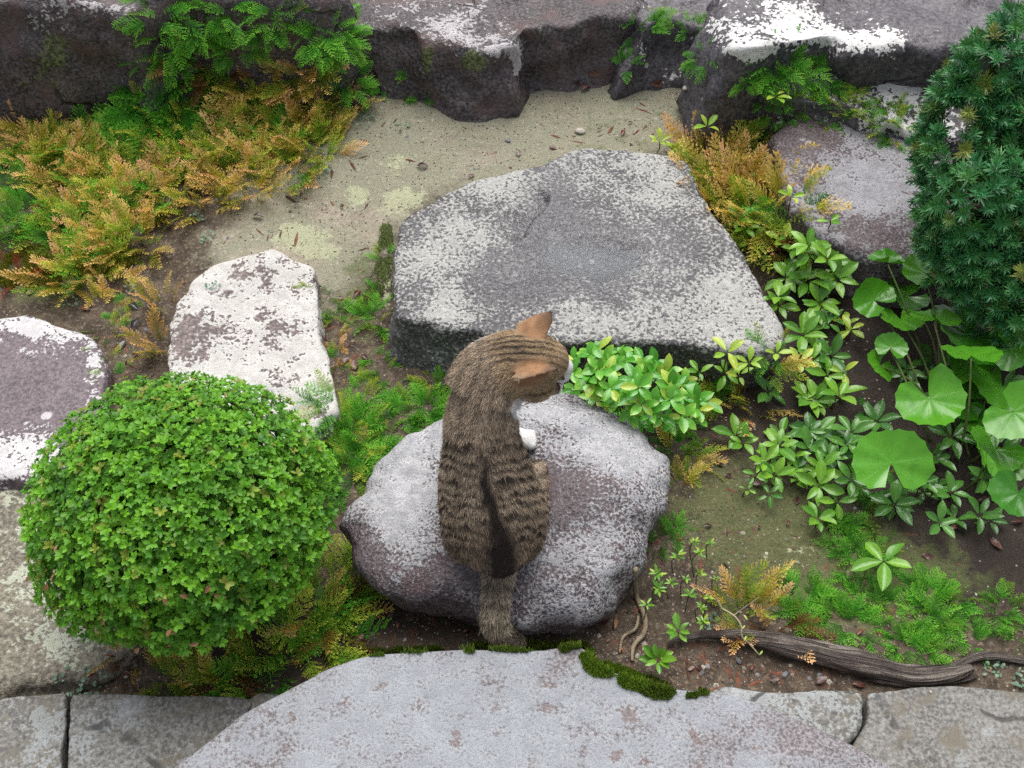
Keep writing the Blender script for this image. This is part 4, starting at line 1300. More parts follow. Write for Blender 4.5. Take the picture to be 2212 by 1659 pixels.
for (x, y, n, L, k) in [(1480, 1500, 5, 46, 'dark'), (1490, 1420, 4, 40, 'dark'), (1800, 1430, 6, 46, 'dark'), (1810, 1110, 6, 46, 'dark'), (1720, 1240, 5, 44, 'dark'), (1740, 1600, 5, 44, 'dark'), (1700, 700, 5, 44, 'dark'), (1560, 740, 5, 40, 'dark'),
                        (1860, 860, 5, 44, 'dark'), (2000, 1350, 6, 44, 'dark'), (1900, 740, 5, 42, 'dark'), (1650, 1370, 5, 40, 'dark'), (2080, 1200, 5, 44, 'dark'), (1960, 1560, 5, 40, 'dark'), (1600, 900, 4, 40, 'dark'), (2100, 860, 4, 44, 'dark'), (1980, 640, 4, 40, 'dark')]:
    u, v = Z6(x, y)
    layer2([(x, y, n, L, k)], lambda u, v: 'deep green shaded sprig ' + near(u, v, RM), lambda u, v: 'shaded sprigs ' + near(u, v, RM), k, sp=34)
    rosette(u, v, n, L, k, 'deep green shaded sprig ' + near(u, v, RM), 'shaded sprigs ' + near(u, v, RM))
for (x, y, n, L, k) in [(700, 1230, 6, 40, 'mid'), (640, 1290, 5, 36, 'mid'), (685, 1350, 4, 32, 'lime'), (600, 1240, 5, 32, 'mid'), (850, 1360, 4, 38, 'lime'), (1000, 1380, 6, 40, 'mid'), (900, 1110, 4, 30, 'lime'), (650, 1020, 3, 34, 'mid')]:
    u, v = Z4(x, y)
    rosette(u, v, n, L, k, 'bright green sprig at the foot of the golden fern shrub', 'sprigs at the golden fern shrub')
for (x, y, n, L, k, lab) in [(1120, 1240, 3, 26, 'mid', 'lone two-leaved seedling on the speckled grey stone'), (430, 710, 4, 28, 'lime', 'pale lime sprig behind the golden fern shrub'),
                             (160, 800, 6, 30, 'lime', 'pale yellow-green sprig behind the largest flat stone'), (240, 845, 4, 22, 'lime', 'little pale sprig between flat stone and golden fern'),
                             (815, 540, 6, 28, 'lime', 'pale lime sprig in the fern bank')]:
    u, v = Z4(x, y)
    rosette(u, v, n, L, k, lab, None, hgt=0.03)
rosette(*Z8(1425, 490), 5, 58, 'mid', 'large five-leaved star sprig above the driftwood root', None, hgt=0.05, el=(0, 15))
for (x, y, n, L, lab) in [(155, 1050, 9, 38, 'bright pointed-leaf seedling at the mossy edge of the step stone'), (265, 890, 7, 30, 'pointed-leaf seedling beside the pale root')]:
    rosette(*Z8(x, y), n, L, 'mid', lab, None, hgt=0.035, el=(15, 65))
# thin-leaved seedling twigs
LS = [leaf_mesh('leaf', L_BROAD, L=1, W=.30, peak=.55, fold=.15, curl=.1, nseg=4, point=.9, seed=3), leaf_mesh('leaf', L_LIME, L=1, W=.30, peak=.55, fold=.15, curl=.1, nseg=4, point=.9, seed=4)]
for (x, y, n, L) in [(150, 560, 8, 20), (155, 640, 8, 22), (230, 610, 7, 16), (390, 560, 6, 16), (90, 730, 6, 18), (330, 680, 7, 18), (400, 750, 8, 16), (410, 830, 8, 17), (265, 460, 6, 18), (390, 440, 10, 14), (440, 700, 9, 13), (480, 590, 6, 10), (450, 390, 8, 12), (310, 590, 6, 14), (360, 380, 7, 14)]:
    u, v = Z8(x, y)
    g, _ = hit(u, v)
    d = ray(u, v)
    top = g - d * (random.uniform(.05, .1) / -d.z)
    root = empty('seedling', (top.x, top.y, gz(top.x, top.y)))
    tag(root, 'small thin-leaved seedling between the cat boulder and the orange fern', 'plant', 'thin-leaved seedlings')
    V, F = tube(smooth_path([root.location, root.location.lerp(top, .5) + Vector((random.uniform(-.01, .01), .01, 0)), top], 5), .0013, 5)
    link('stem', mesh('stem', V, F, M_GSTEM), root)
    for k in range(n):
        a = k * 2.4
        e = math.radians(random.uniform(5, 50))
        o = Vector((math.cos(a), math.sin(a), 0))
        dd = o * math.cos(e) + Vector((0, 0, math.sin(e)))
        link('leaf', LS[0 if random.random() < .8 else 1], root, frame(top - Vector((0, 0, .012 * random.random())), Vector((0, 0, 1)) * math.cos(e) - o * math.sin(e), dd, L * mm(top) * random.uniform(.8, 1.2)))

# glossy shrub behind the cat
GL = [leaf_mesh('leaf', L_GLOSS, L=1, W=.50, peak=.55, fold=f, curl=c, nseg=6, point=.75, seed=i) for i, (f, c) in enumerate([(.12, .15), (.2, .05), (.08, .25)])] + [leaf_mesh('leaf', L_LIME, L=1, W=.46, peak=.55, fold=.15, curl=.15, nseg=6, point=.8, seed=9)]
gb = P(1370, 880, 0.0)
gb.z = gz(gb.x, gb.y)
groot = empty('glossy_shrub', gb)
tag(groot, 'low shrub of wet glossy bright green leaves beside the cat head', 'shrub')
gpts = []
for k in range(46):
    for _ in range(50):
        u, v = random.uniform(1215, 1540), random.uniform(735, 940)
        # an oval slanting down to the right
        a, b = (u - 1365) / 165, (v - (835 + (u - 1365) * 0.28)) / 78
        if a * a + b * b < 1 and all((u - q[0]) ** 2 + (v - q[1]) ** 2 > 17 ** 2 for q in gpts):
            break
    gpts.append((u, v))
    z = 0.07 + 0.15 * (1 - (a * a + b * b)) + random.uniform(-.015, .025)
    top = P(u, v, z)
    st = Vector((gb.x + (top.x - gb.x) * .45, gb.y + (top.y - gb.y) * .45, gz(gb.x, gb.y)))
    V, F = tube(smooth_path([st, st.lerp(top, .5) + Vector((0, 0, .01)), top], 5), .0017, 5)
    link('stem', mesh('stem', V, F, M_GSTEM), groot)
    ax = (Vector((0, -.1, 1)) + Vector((top.x - gb.x, top.y - gb.y, 0)) * 2.2).normalized()
    x = ax.orthogonal().normalized()
    y = ax.cross(x)
    n = random.choice((4, 5, 5, 6))
    for j in range(n):
        aa = j * 2.4 + k
        e = math.radians(random.uniform(0, 50))
        o = x * math.cos(aa) + y * math.sin(aa)
        dd = o * math.cos(e) + ax * math.sin(e)
        link('leaf', GL[3] if random.random() < .14 else random.choice(GL[:3]), groot, frame(top - ax * 0.008 * j / n, ax * math.cos(e) - o * math.sin(e), dd, random.uniform(.030, .046)))


# big round leaves on long stalks
def round_leaf(seed, cup=0.18):
    rr = random.Random(seed)
    V, F, T, S = [(0, 0, 0)], [], [0], [1]
    NAa, NR = 44, 7
    ph = [rr.uniform(0, 6.28) for _ in range(4)]
    for j in range(1, NR + 1):
        r = j / NR
        for k in range(NAa + 1):
            a = math.radians(-158 + 316 * k / NAa)           # opening at the stalk (towards -Y)
            e = abs(a) / math.radians(158)
            rad = 0.5 * (1 - 0.10 * math.cos(a * 2)) * (1 + 0.03 * math.sin(a * 5 + ph[0]))
            if j == NR:
                rad *= 1 + 0.035 * (1 if k % 3 == 0 else -0.4)
            if e > 0.86:
                rad *= 1 - 0.35 * (e - 0.86) / 0.14 * 0.6
            x, y = math.sin(a) * rad * r, math.cos(a) * rad * r
            z = cup * r * r * (0.6 + 0.5 * math.cos(2 * a + ph[1])) + 0.010 * r * math.sin(a * 7 + ph[2]) + 0.012 * r ** 3 * math.sin(a * 11 + ph[3])
            V.append((x, y, z))
            T.append(r)
            S.append(a)
    w = NAa + 1
    for k in range(NAa):
        F.append((0, 1 + k + 1, 1 + k))
    for j in range(NR - 1):
        o = 1 + j * w
        F += [(o + k, o + k + 1, o + w + k + 1, o + w + k) for k in range(NAa)]
    return V, F, T, S


t = NT('round_leaf_veined')
tt, ss = t.attr('t'), t.attr('s')
r_ = t.rnd()
col = t.mix(r_, (0.035, 0.17, 0.012), (0.10, 0.33, 0.02))
w = t.math('ABSOLUTE', t.math('SINE', t.math('MULTIPLY', ss, 4.5)))
vn = t.math('MULTIPLY', t.rng(w, 0.06, 0.005), t.rng(tt, 1.0, 0.2))
n_ = t.noise(t.coord(), 5, 4, 0.6)
col = t.mix(t.math('MULTIPLY', vn, 0.45), col, (0.22, 0.38, 0.09))
col = t.mix(t.math('MULTIPLY', t.rng(n_, .5, .75), 0.4), col, (0.03, 0.12, 0.012))
h_ = t.math('SUBTRACT', t.math('MULTIPLY', n_, 0.5), t.math('MULTIPLY', vn, 0.6))
b_ = t.bsdf(col, 0.22, t.bump(h_, 0.3, 0.006), 0.55)
tl = t.n('ShaderNodeBsdfTranslucent')
t.set(tl.inputs['Color'], (0.09, 0.30, 0.015, 1))
m_ = t.n('ShaderNodeMixShader')
m_.inputs[0].default_value = 0.22
t.set(m_.inputs[1], b_)
t.set(m_.inputs[2], tl.outputs[0])
M_LIG = t.done(m_.outputs[0])
RL = []
for i in range(5):
    V, F, T, S = round_leaf(i, 0.10 + 0.07 * (i % 3))
    RL.append(mesh('leaf', V, F, M_LIG, True, {'t': T, 's': S}))
lb = P(2110, 1010, 0.0)
lroot = empty('round_leaved_plant', (lb.x, lb.y, gz(lb.x, lb.y)))
tag(lroot, 'plant with large round kidney-shaped leaves on long stalks below the yew', 'plant')
# u, v, width px, height above soil, image direction of the stalk notch (deg, 0 = up, 90 = right), tilt of the face (x, y)
for i, (u, v, wpx, z, notch, tx, ty) in enumerate([
        (1925, 1000, 152, .22, 180, 0.0, -.55), (2008, 862, 140, .26, -25, .05, -.35), (1888, 648, 88, .20, 140, 0, -.3), (1945, 690, 84, .17, 0, .1, .15), (1998, 590, 98, .25, 150, .1, .1), (2018, 690, 92, .27, 190, 0, .45),
        (2095, 725, 170, .22, 60, .1, .1), (2185, 752, 92, .30, -70, -.3, -.4), (2098, 768, 108, .33, 190, 0, .5), (1925, 750, 62, .22, 200, -.1, -.4), (2190, 890, 120, .28, -40, -.4, -.4), (2200, 1065, 110, .26, 20, -.2, -.5),
        (1918, 566, 74, .24, 180, .1, .5), (2165, 835, 130, .20, 30, .1, -.1), (1900, 790, 70, .17, 30, .7, -.4), (2065, 640, 80, .18, 160, .2, .1), (2150, 970, 110, .14, 60, .1, .0), (2040, 560, 60, .2, 180, .3, .3), (2130, 1000, 60, .22, 200, .9, -.2), (2080, 860, 110, .12, 120, .2, -.1), (2130, 910, 100, .1, 30, -.2, -.2), (1960, 640, 90, .1, 80, .1, .1), (2060, 800, 90, .13, -60, .1, 0), (2180, 1000, 90, .12, 10, -.1, -.2), (2140, 660, 90, .14, 100, .1, .1), (2210, 680, 90, .2, 40, -.1, .1)]):
    c = P(u, v, z * .62 + lroot.location.z)
    nn = Vector((tx, ty, 1)).normalized()
    a = math.radians(notch)
    iu = RGT * math.sin(a) + Vector((0, 1, 0)) * math.cos(a)
    M = frame(c, nn, -iu, wpx * mm(c) * 1.05)
    leaf_o = link('leaf', RL[i % 5], lroot, M)
    b0 = Vector((lb.x + random.uniform(-.05, .05), lb.y + random.uniform(-.08, .08), lroot.location.z - .01))
    b0 = b0.lerp(Vector((c.x, c.y, b0.z)), .35)
    V, F = tube(smooth_path([b0, b0.lerp(c, .5) + iu * .02 + Vector((0, 0, .02)), c + iu * .004 - nn * .004], 9), [.0035, .0033, .003, .003, .0028, .0026, .0024, .0022, .002], 6)
    stalk = link('stalk', mesh('stalk', V, F, M_GSTEM), lroot)
    leaf_o.parent = stalk
    leaf_o.matrix_local = M

# ------------------------------------------------------------------ driftwood root, pale roots, twigs
t = NT('weathered_wood')
co = t.attr('uvw', 'Vector')
mp = t.n('ShaderNodeMapping'); mp.inputs['Scale'].default_value = (5, 95, 95); t.set(mp.inputs['Vector'], co)
n1 = t.noise(mp.outputs[0], 1.0, 6, 0.65, 0.6)
n2 = t.noise(t.geo(), 14, 4, 0.6)
col = t.ramp(n1, [(0.33, (0.015, 0.011, 0.010)), (0.45, (0.10, 0.075, 0.065)), (0.55, (0.26, 0.22, 0.19)), (0.68, (0.50, 0.46, 0.41))])
col = t.mix(t.rng(n2, .45, .65), col, t.mix(n1, (0.03, 0.022, 0.02), (0.16, 0.12, 0.105)))
M_WOOD = t.done(t.bsdf(col, 0.6, t.bump(n1, 1.0, 0.02), 0.35))


def wood(name, pts, rad, label, cat, mat=M_WOOD, sides=20, n=60, flat=0.7, rough=0.62, parent=None):
    path = smooth_path(pts, n)
    rads = [np.interp(i / (n - 1), np.linspace(0, 1, len(rad)), rad) for i in range(n)]
    V, F = tube(path, rads, sides)
    A = np.zeros((len(V), 3), dtype=np.float32)
    ln = 0
    for i in range(n):
        if i:
            ln += (path[i] - path[i - 1]).length
        for k in range(sides):
            q = V[i * sides + k] - path[i]
            ang = 2 * math.pi * k / sides + i * 0.02
            g = 1 + rough * noise.noise(Vector((ln * 5, math.cos(ang) * 2.2, math.sin(ang) * 2.2))) + rough * .7 * noise.noise(Vector((ln * 7, math.cos(ang) * 5, math.sin(ang) * 5)))
            q = q * g
            q.z *= flat
            V[i * sides + k] = path[i] + q
            A[i * sides + k] = (ln, math.cos(ang) * .04, math.sin(ang) * .04)
    me = mesh(name, V, F, mat)
    a = me.attributes.new('uvw', 'FLOAT_VECTOR', 'POINT')
    a.data.foreach_set('vector', A.ravel())
    o = link(name, me, parent)
    if label:
        tag(o, label, cat)
    return o


def GP(u, v, up=0.0):
    g, _ = hit(u, v)
    return g + Vector((0, 0, up))


dr = empty('driftwood_root', GP(1750, 1410))
tag(dr, 'weathered grey driftwood root lying along the paving slabs', 'driftwood')
wood('trunk', [GP(1500, 1378, .012), GP(1580, 1385, .018), GP(1680, 1402, .022), GP(1780, 1425, .022), GP(1880, 1448, .022), GP(1960, 1468, .02), GP(2040, 1463, .018), GP(2095, 1448, .012)],
     [.004, .011, .019, .022, .022, .020, .016, .007], None, None, parent=dr)
wood('branch', [GP(1440, 1395, .008), GP(1500, 1382, .016), GP(1600, 1384, .026), GP(1720, 1400, .03), GP(1830, 1430, .026)], [.003, .008, .010, .010, .004], None, None, parent=dr, sides=12)
wood('branch', [GP(2050, 1450, .012), GP(2110, 1425, .012), GP(2180, 1428, .01), GP(2240, 1440, .008)], [.006, .009, .008, .006], None, None, parent=dr, sides=12)
wood('branch', [GP(1860, 1470, .008), GP(1950, 1482, .01), GP(2050, 1476, .01), GP(2110, 1462, .006)], [.002, .007, .007, .003], None, None, parent=dr, sides=10)
wood('trailing_root', [GP(1371, 1240, .02), GP(1373, 1290, .012), GP(1392, 1340, .01), GP(1388, 1375, .01), GP(1368, 1400, .008), GP(1365, 1430, .004)], [.005, .0055, .005, .005, .0045, .003],
     'pale bare root winding from the cat boulder to the step stone', 'root', M_VINE, 8, 40, 1.0, .2)
wood('trailing_root', [GP(1378, 1335, .008), GP(1372, 1362, .008), GP(1345, 1380, .006), GP(1338, 1412, .004)], [.003, .0035, .0035, .002], 'short forked pale root beside the longer winding root', 'root', M_VINE, 8, 24, 1.0, .2)
tw = [P(1560, 1315, .07), P(1585, 1330, .075), P(1600, 1350, .07), P(1603, 1375, .06), P(1620, 1392, .055), P(1640, 1415, .05)]
twr = empty('bare_twig', (tw[0].x, tw[0].y, gz(tw[0].x, tw[0].y)))
tag(twr, 'thin bare grey twig crossing in front of the orange fern', 'twig')
wood('stem', tw, [.0022, .002, .0018, .0013], None, None, M_VINE, 6, 24, 1, .2, parent=twr)
wood('side_twig', [P(1585, 1330, .075), P(1600, 1318, .08), P(1640, 1290, .09)], [.0016, .0014, .001], None, None, M_VINE, 6, 12, 1, .2, parent=twr)
wood('side_twig', [P(1560, 1315, .07), P(1545, 1290, .05), P(1540, 1300, 0.0)], [.0018, .0016, .0016], None, None, M_VINE, 6, 12, 1, .2, parent=twr)
for (u, v, L) in [(1640, 1415, 9), (1615, 1340, 10), (1610, 1350, 9), (1607, 1385, 9)]:
    c = P(u, v, .065)
    link('leaf', LS[1], twr, frame(c, (0, -.2, 1), (random.uniform(-1, 1), random.uniform(-1, 1), 0), L * 1.5 * mm(c)))

# ------------------------------------------------------------------ fallen leaves
DL = {k: [leaf_mesh('fallen_leaf', m, L=1, W=w, peak=.5, fold=f, curl=c, nseg=6, point=.8, wave=.03, serr=.1, seed=i) for i, (w, f, c) in enumerate([(.42, .3, .3), (.5, .1, -.1), (.38, .5, .4)])]
      for k, m in (('dead', L_DEAD), ('black', L_BLACK), ('tan', L_TAN))}
WORDS = {'dead': 'dark red-brown', 'black': 'blue-black wet', 'tan': 'orange-tan'}
FL = [
    ('black', 'beside the orange fern and the white slab', [(278, 655, 34, 130), (285, 715, 32, 20), (272, 738, 26, 200)]),
    ('dead', 'in the gap between purple-brown and white slabs', [(285, 775, 26, 40), (270, 790, 16, 0), (320, 792, 12, 100), (322, 815, 12, 60)]),
    ('dead', 'by the foot of the long dark boulder', [(1237, 180, 36, 80), (1405, 178, 38, 100), (1255, 200, 26, 60), (1270, 160, 26, 70)]),
    ('dead', 'on the pale soil behind the largest flat stone', [(900, 361, 26, 95), (1010, 386, 18, 60), (1342, 296, 22, 20), (1355, 268, 12, 80), (1360, 315, 16, 50), (1185, 318, 20, 110), (1120, 340, 20, 0), (1290, 285, 12, 50)]),
    ('dead', 'in the soil strip beside the white-crusted slab', [(765, 645, 26, 30), (765, 780, 30, 170), (780, 770, 24, 130), (755, 775, 22, 220), (720, 800, 14, 30)]),
    ('dead', 'on the dark soil beside the ground cover', [(1565, 1030, 26, 80), (1620, 1045, 30, 100), (1720, 1092, 24, 20), (1572, 1228, 24, 0), (1634, 1145, 14, 45), (1540, 1000, 30, 110), (1550, 970, 24, 140), (1520, 1140, 20, 80), (1700, 1140, 18, 20), (1910, 1100, 22, 60)]),
    ('tan', 'on bare soil behind the step stone', [(1327, 1362, 26, 10), (1310, 1390, 12, 50), (1340, 1400, 16, 150)]),
    ('dead', 'under the big round leaves', [(2135, 1165, 34, 140), (2110, 1085, 30, 90), (2180, 1130, 34, 80), (2050, 1150, 30, 60), (1990, 1200, 30, 110), (2190, 1060, 26, 20)]),
    ('black', 'beside the rosette ferns', [(1935, 1345, 24, 130)]),
    ('dead', 'along the driftwood root', [(1780, 1390, 26, 80), (1850, 1375, 24, 45), (1500, 1440, 22, 120), (1485, 1450, 18, 60), (1620, 1450, 16, 30), (1660, 1470, 24, 95), (1840, 1480, 34, 95), (1760, 1478, 30, 70), (1900, 1380, 24, 10)]),
    ('dead', 'on the soil at the corner of the tan stone', [(280, 1430, 24, 30), (235, 1420, 14, 80), (240, 1450, 22, 60), (265, 1455, 20, 100), (190, 1460, 22, 80), (330, 1440, 20, 20)]),
    ('tan', 'on the clipped bush edge over the tan stone', [(225, 1418, 16, 90), (110, 1285, 14, 70)]),
    ('dead', 'in the shade in front of the cat boulder', [(770, 1390, 26, 40), (830, 1330, 22, 70), (900, 1375, 16, 20), (960, 1320, 22, 110), (1000, 1370, 18, 60), (860, 1360, 14, 0), (1300, 1350, 18, 60)]),
    ('dead', 'among the golden ferns', [(470, 440, 20, 60), (545, 470, 26, 100), (200, 555, 30, 80), (330, 560, 16, 30), (120, 600, 24, 60), (175, 665, 26, 110), (60, 640, 24, 20), (230, 650, 20, 70)]),
]
for kind, where, spots in FL:
    for (u, v, L, yaw) in spots:
        g, nr = hit(u, v)
        y = math.radians(yaw)
        o = link('fallen_leaf', random.choice(DL[kind]), None, frame(g + nr * 0.005, (nr + Vector((random.gauss(0, .15), random.gauss(0, .15), 0))), (math.sin(y), math.cos(y), 0), L * mm(g)))
        tag(o, 'fallen %s leaf %s' % (WORDS[kind], where), 'leaf', 'fallen %s leaves %s' % (kind, where) if len(spots) > 1 else None)

# ------------------------------------------------------------------ pebbles
def pebble_mesh(seed, mat):
    bm = bmesh.new()
    bmesh.ops.create_icosphere(bm, subdivisions=2, radius=.5)
    for v in bm.verts:
        v.co *= 1 + .25 * noise.noise(v.co * 2.4 + Vector((seed, 0, 0)))
        v.co.z *= .6
    me = bpy.data.meshes.new('pebble')
    bm.to_mesh(me); bm.free()
    me.materials.append(mat)
    me.polygons.foreach_set('use_smooth', [True] * len(me.polygons))
    return me


M_PEB = mat_plain('pale_pebble', (0.34, 0.31, 0.27), (0.55, 0.50, 0.42), 120, .6)
M_PEBG = mat_plain('grey_pebble', (0.12, 0.12, 0.13), (0.30, 0.31, 0.33), 120, .6)
for i, (u, v, s, m, lab) in enumerate([(1254, 286, 24, M_PEB, 'cream oval pebble on the pale soil behind the flat stone'), (1480, 192, 16, M_PEB, 'small pale pebble below the small purple boulder'), (1097, 305, 14, M_PEBG, 'brown-grey pebble on the pale soil'),
                                       (1695, 1458, 16, M_PEBG, 'round grey pebble in front of the driftwood root'), (1595, 1428, 16, M_PEBG, 'greenish pebble beside the driftwood root'), (1630, 430, 8, M_PEB, 'tiny pale pebble by the fern shrub'), (2010, 1495, 8, M_PEB, 'white stone chip on the plain grey slab')]):
    g, nr = hit(u, v)
    s *= mm(g)
    o = link('pebble', pebble_mesh(i * 3.3, m), None, Matrix.Translation(g + Vector((0, 0, s * .15))) @ Matrix.Rotation(i * 1.3, 4, 'Z') @ Matrix.Diagonal((s, s * .75, s * .7, 1)))
    tag(o, lab, 'pebble')

# grit and plant crumbs, too many to count
def scatter(name, label, n, region, size, mats, blade=False):
    VV, FF, MI = [], [], []
    rr = random.Random(name)
    ico = pebble_mesh(1, None)if False else None
    base = [(0, 0, .4), (.5, 0, 0), (.1, .5, 0), (-.45, .2, 0), (-.2, -.45, 0), (.3, -.35, 0)]
    tris = [(0, 1, 2), (0, 2, 3), (0, 3, 4), (0, 4, 5), (0, 5, 1)]
    k = 0
    while k < n:
        r = rr.choice(region)
        u, v = rr.gauss(r[0], r[2] * .6), rr.gauss(r[1], r[3] * .6)
        g, nr = hit(u, v)
        k += 1
        if nr.z < .7 or g.z > 0.26:
            continue
        if abs(g.z - gz(g.x, g.y)) > 0.012:
            continue
        s = rr.uniform(*size) * (1 + 2 * (rr.random() < .06))
        a = rr.uniform(0, 6.28)
        ca, sa = math.cos(a), math.sin(a)
        o = len(VV)
        st = (1, 1, 1) if not blade else (2.6, .45, .35)
        for (x, y, z) in base:
            x, y, z = x * st[0] * rr.uniform(.8, 1.2), y * st[1], z * st[2] * rr.uniform(.6, 1.3)
            VV.append((g.x + s * (x * ca - y * sa), g.y + s * (x * sa + y * ca), g.z + s * z - .0005))
        mi = rr.randrange(len(mats))
        for t3 in tris:
            FF.append(tuple(i + o for i in t3))
            MI.append(mi)
    me = mesh(name, VV, FF, mats, False)
    me.polygons.foreach_set('material_index', MI)
    o = link(name, me)
    tag(o, label, kind='stuff')
    return o


ALLR = [(1000, 300, 350, 100), (1450, 230, 200, 90), (700, 470, 180, 110), (760, 760, 70, 150), (280, 740, 60, 100), (1550, 1150, 130, 130), (1500, 1430, 150, 60), (1800, 1250, 250, 120), (900, 1340, 150, 50), (1750, 1460, 250, 30), (220, 1450, 80, 40), (1350, 1380, 80, 50)]
scatter('gravel', 'fine pale and brown grit strewn over the soil', 3600, ALLR, (.0016, .005), [M_PEB, M_PEBG, mat_plain('brown_grit', (.09, .06, .045), (.2, .14, .1), 100)])
scatter('plant_litter', 'tiny brown needles and plant crumbs strewn over the soil', 3600, ALLR, (.0025, .0085), [mat_plain('litter_brown', (.05, .028, .018), (.16, .08, .045), 50), mat_plain('litter_red', (.12, .04, .025), (.26, .11, .06), 50)], True)


# ------------------------------------------------------------------ moss cushions, ground moss, lichen tufts
def moss_patch(name, label, line, width, n, c, hgt=.012, blade=.0022, mat=None, cat='moss', follow=True):
    """many tiny upright shoots along a line of photo pixels"""
    VV, FF, T, R = [], [], [], []
    rr = random.Random(label)
    for k in range(n):
        s = rr.random() * (len(line) - 1)
        i = min(int(s), len(line) - 2)
        f = s - i
        wd = width[i] + (width[i + 1] - width[i]) * f
        u = line[i][0] + (line[i + 1][0] - line[i][0]) * f
        v = line[i][1] + (line[i + 1][1] - line[i][1]) * f
        a, q = rr.uniform(0, 6.28), math.sqrt(rr.random())
        u += math.cos(a) * q * wd * 1.15
        v += math.sin(a) * q * wd * .8
        g, nr = hit(u, v)
        if noise.noise(g * 26) < -.30 + .3 * q:
            continue
        up = (nr * .6 + Vector((rr.gauss(0, .3), rr.gauss(0, .3), 1))).normalized()
        hh = hgt * rr.uniform(.5, 1.2) * (1.1 - .5 * q) * (1 + .6 * noise.noise(g * 18))
        x = up.orthogonal().normalized()
        x = (Quaternion(up, rr.uniform(0, 6.28)) @ x)
        o = len(VV)
        VV += [g - up * .002 - x * blade, g - up * .002 + x * blade, g + up * hh * .6 + x * blade * .7, g + up * hh, g + up * hh * .6 - x * blade * .7]
        FF.append((o, o + 1, o + 2, o + 3, o + 4))
        T += [0, 0, .6, 1, .6]
        rv = rr.random()
        R += [rv] * 5
    me = mesh(name, VV, FF, mat, False, {'t': T, 'rnd': R, 's': [1] * len(VV)})
    o = link(name, me)
    tag(o, label, cat, kind='stuff')
    return o


M_MOSS = mat_leaf('dark_moss', (0.075, 0.13, 0.012), (0.17, 0.26, 0.024), (0.36, 0.44, 0.05), rough=.8, trans=.1)
M_MOSSB = mat_leaf('bright_moss', (0.10, 0.20, 0.014), (0.24, 0.38, 0.03), (0.45, 0.55, 0.06), rough=.8, trans=.15)
M_MOSSY = mat_leaf('yellow_moss', (0.16, 0.15, 0.014), (0.30, 0.28, 0.03), (0.45, 0.40, 0.05), rough=.8, trans=.15)
moss_patch('moss', 'soft green moss along the back edge of the step stone under the cat tail', [(1010, 1401), (1080, 1397), (1160, 1398), (1230, 1397), (1262, 1398)], [14, 16, 17, 16, 10], 9000, None, .017, .0015, M_MOSS)
moss_patch('moss', 'moss strip at the end of the step stone towards the bush', [(790, 1412), (850, 1408), (930, 1405), (950, 1412)], [10, 12, 12, 13], 4500, None, .015, .0015, M_MOSS)
moss_patch('moss', 'bright moss cushion spilling over the corner of the step stone', [(1268, 1412), (1290, 1440), (1340, 1462), (1390, 1480)], [16, 27, 28, 22], 9000, None, .016, .0015, M_MOSSB)
moss_patch('moss', 'dark moss crumbs on the sloping edge of the step stone', [(1390, 1476), (1420, 1492), (1470, 1497), (1520, 1497)], [26, 28, 18, 12], 5200, None, .011, .0015, M_MOSS)
moss_patch('moss', 'yellow-brown moss carpet under the golden ferns', [(30, 590), (110, 575), (190, 590), (260, 560)], [50, 65, 60, 35], 20000, None, .016, .002, M_MOSSY)
moss_patch('lichen', 'pale green lichen crust on soil beside the largest flat stone', [(835, 490), (832, 560), (815, 620), (790, 660), (745, 680)], [12, 18, 20, 18, 24], 5200, None, .007, .0018, mat_leaf('pale_lichen', (.26, .33, .12), (.40, .46, .20), None, rough=.9, trans=0), cat='lichen')
moss_patch('lichen', 'grey bushy lichen hanging on the largest dark boulder', [(640, 10), (650, 60), (665, 90), (700, 80)], [24, 34, 26, 18], 5000, None, .02, .002, M_LICHENTUFT, cat='lichen')
moss_patch('lichen', 'short grey lichen streak between the boulder fern tufts', [(462, 40), (464, 70), (466, 88)], [8, 9, 7], 1200, None, .014, .0018, M_LICHENTUFT, cat='lichen')
moss_patch('lichen', 'grey lichen under the fern tuft at the boulder foot', [(735, 185), (745, 205)], [14, 14], 1300, None, .012, .0018, M_LICHENTUFT, cat='lichen')
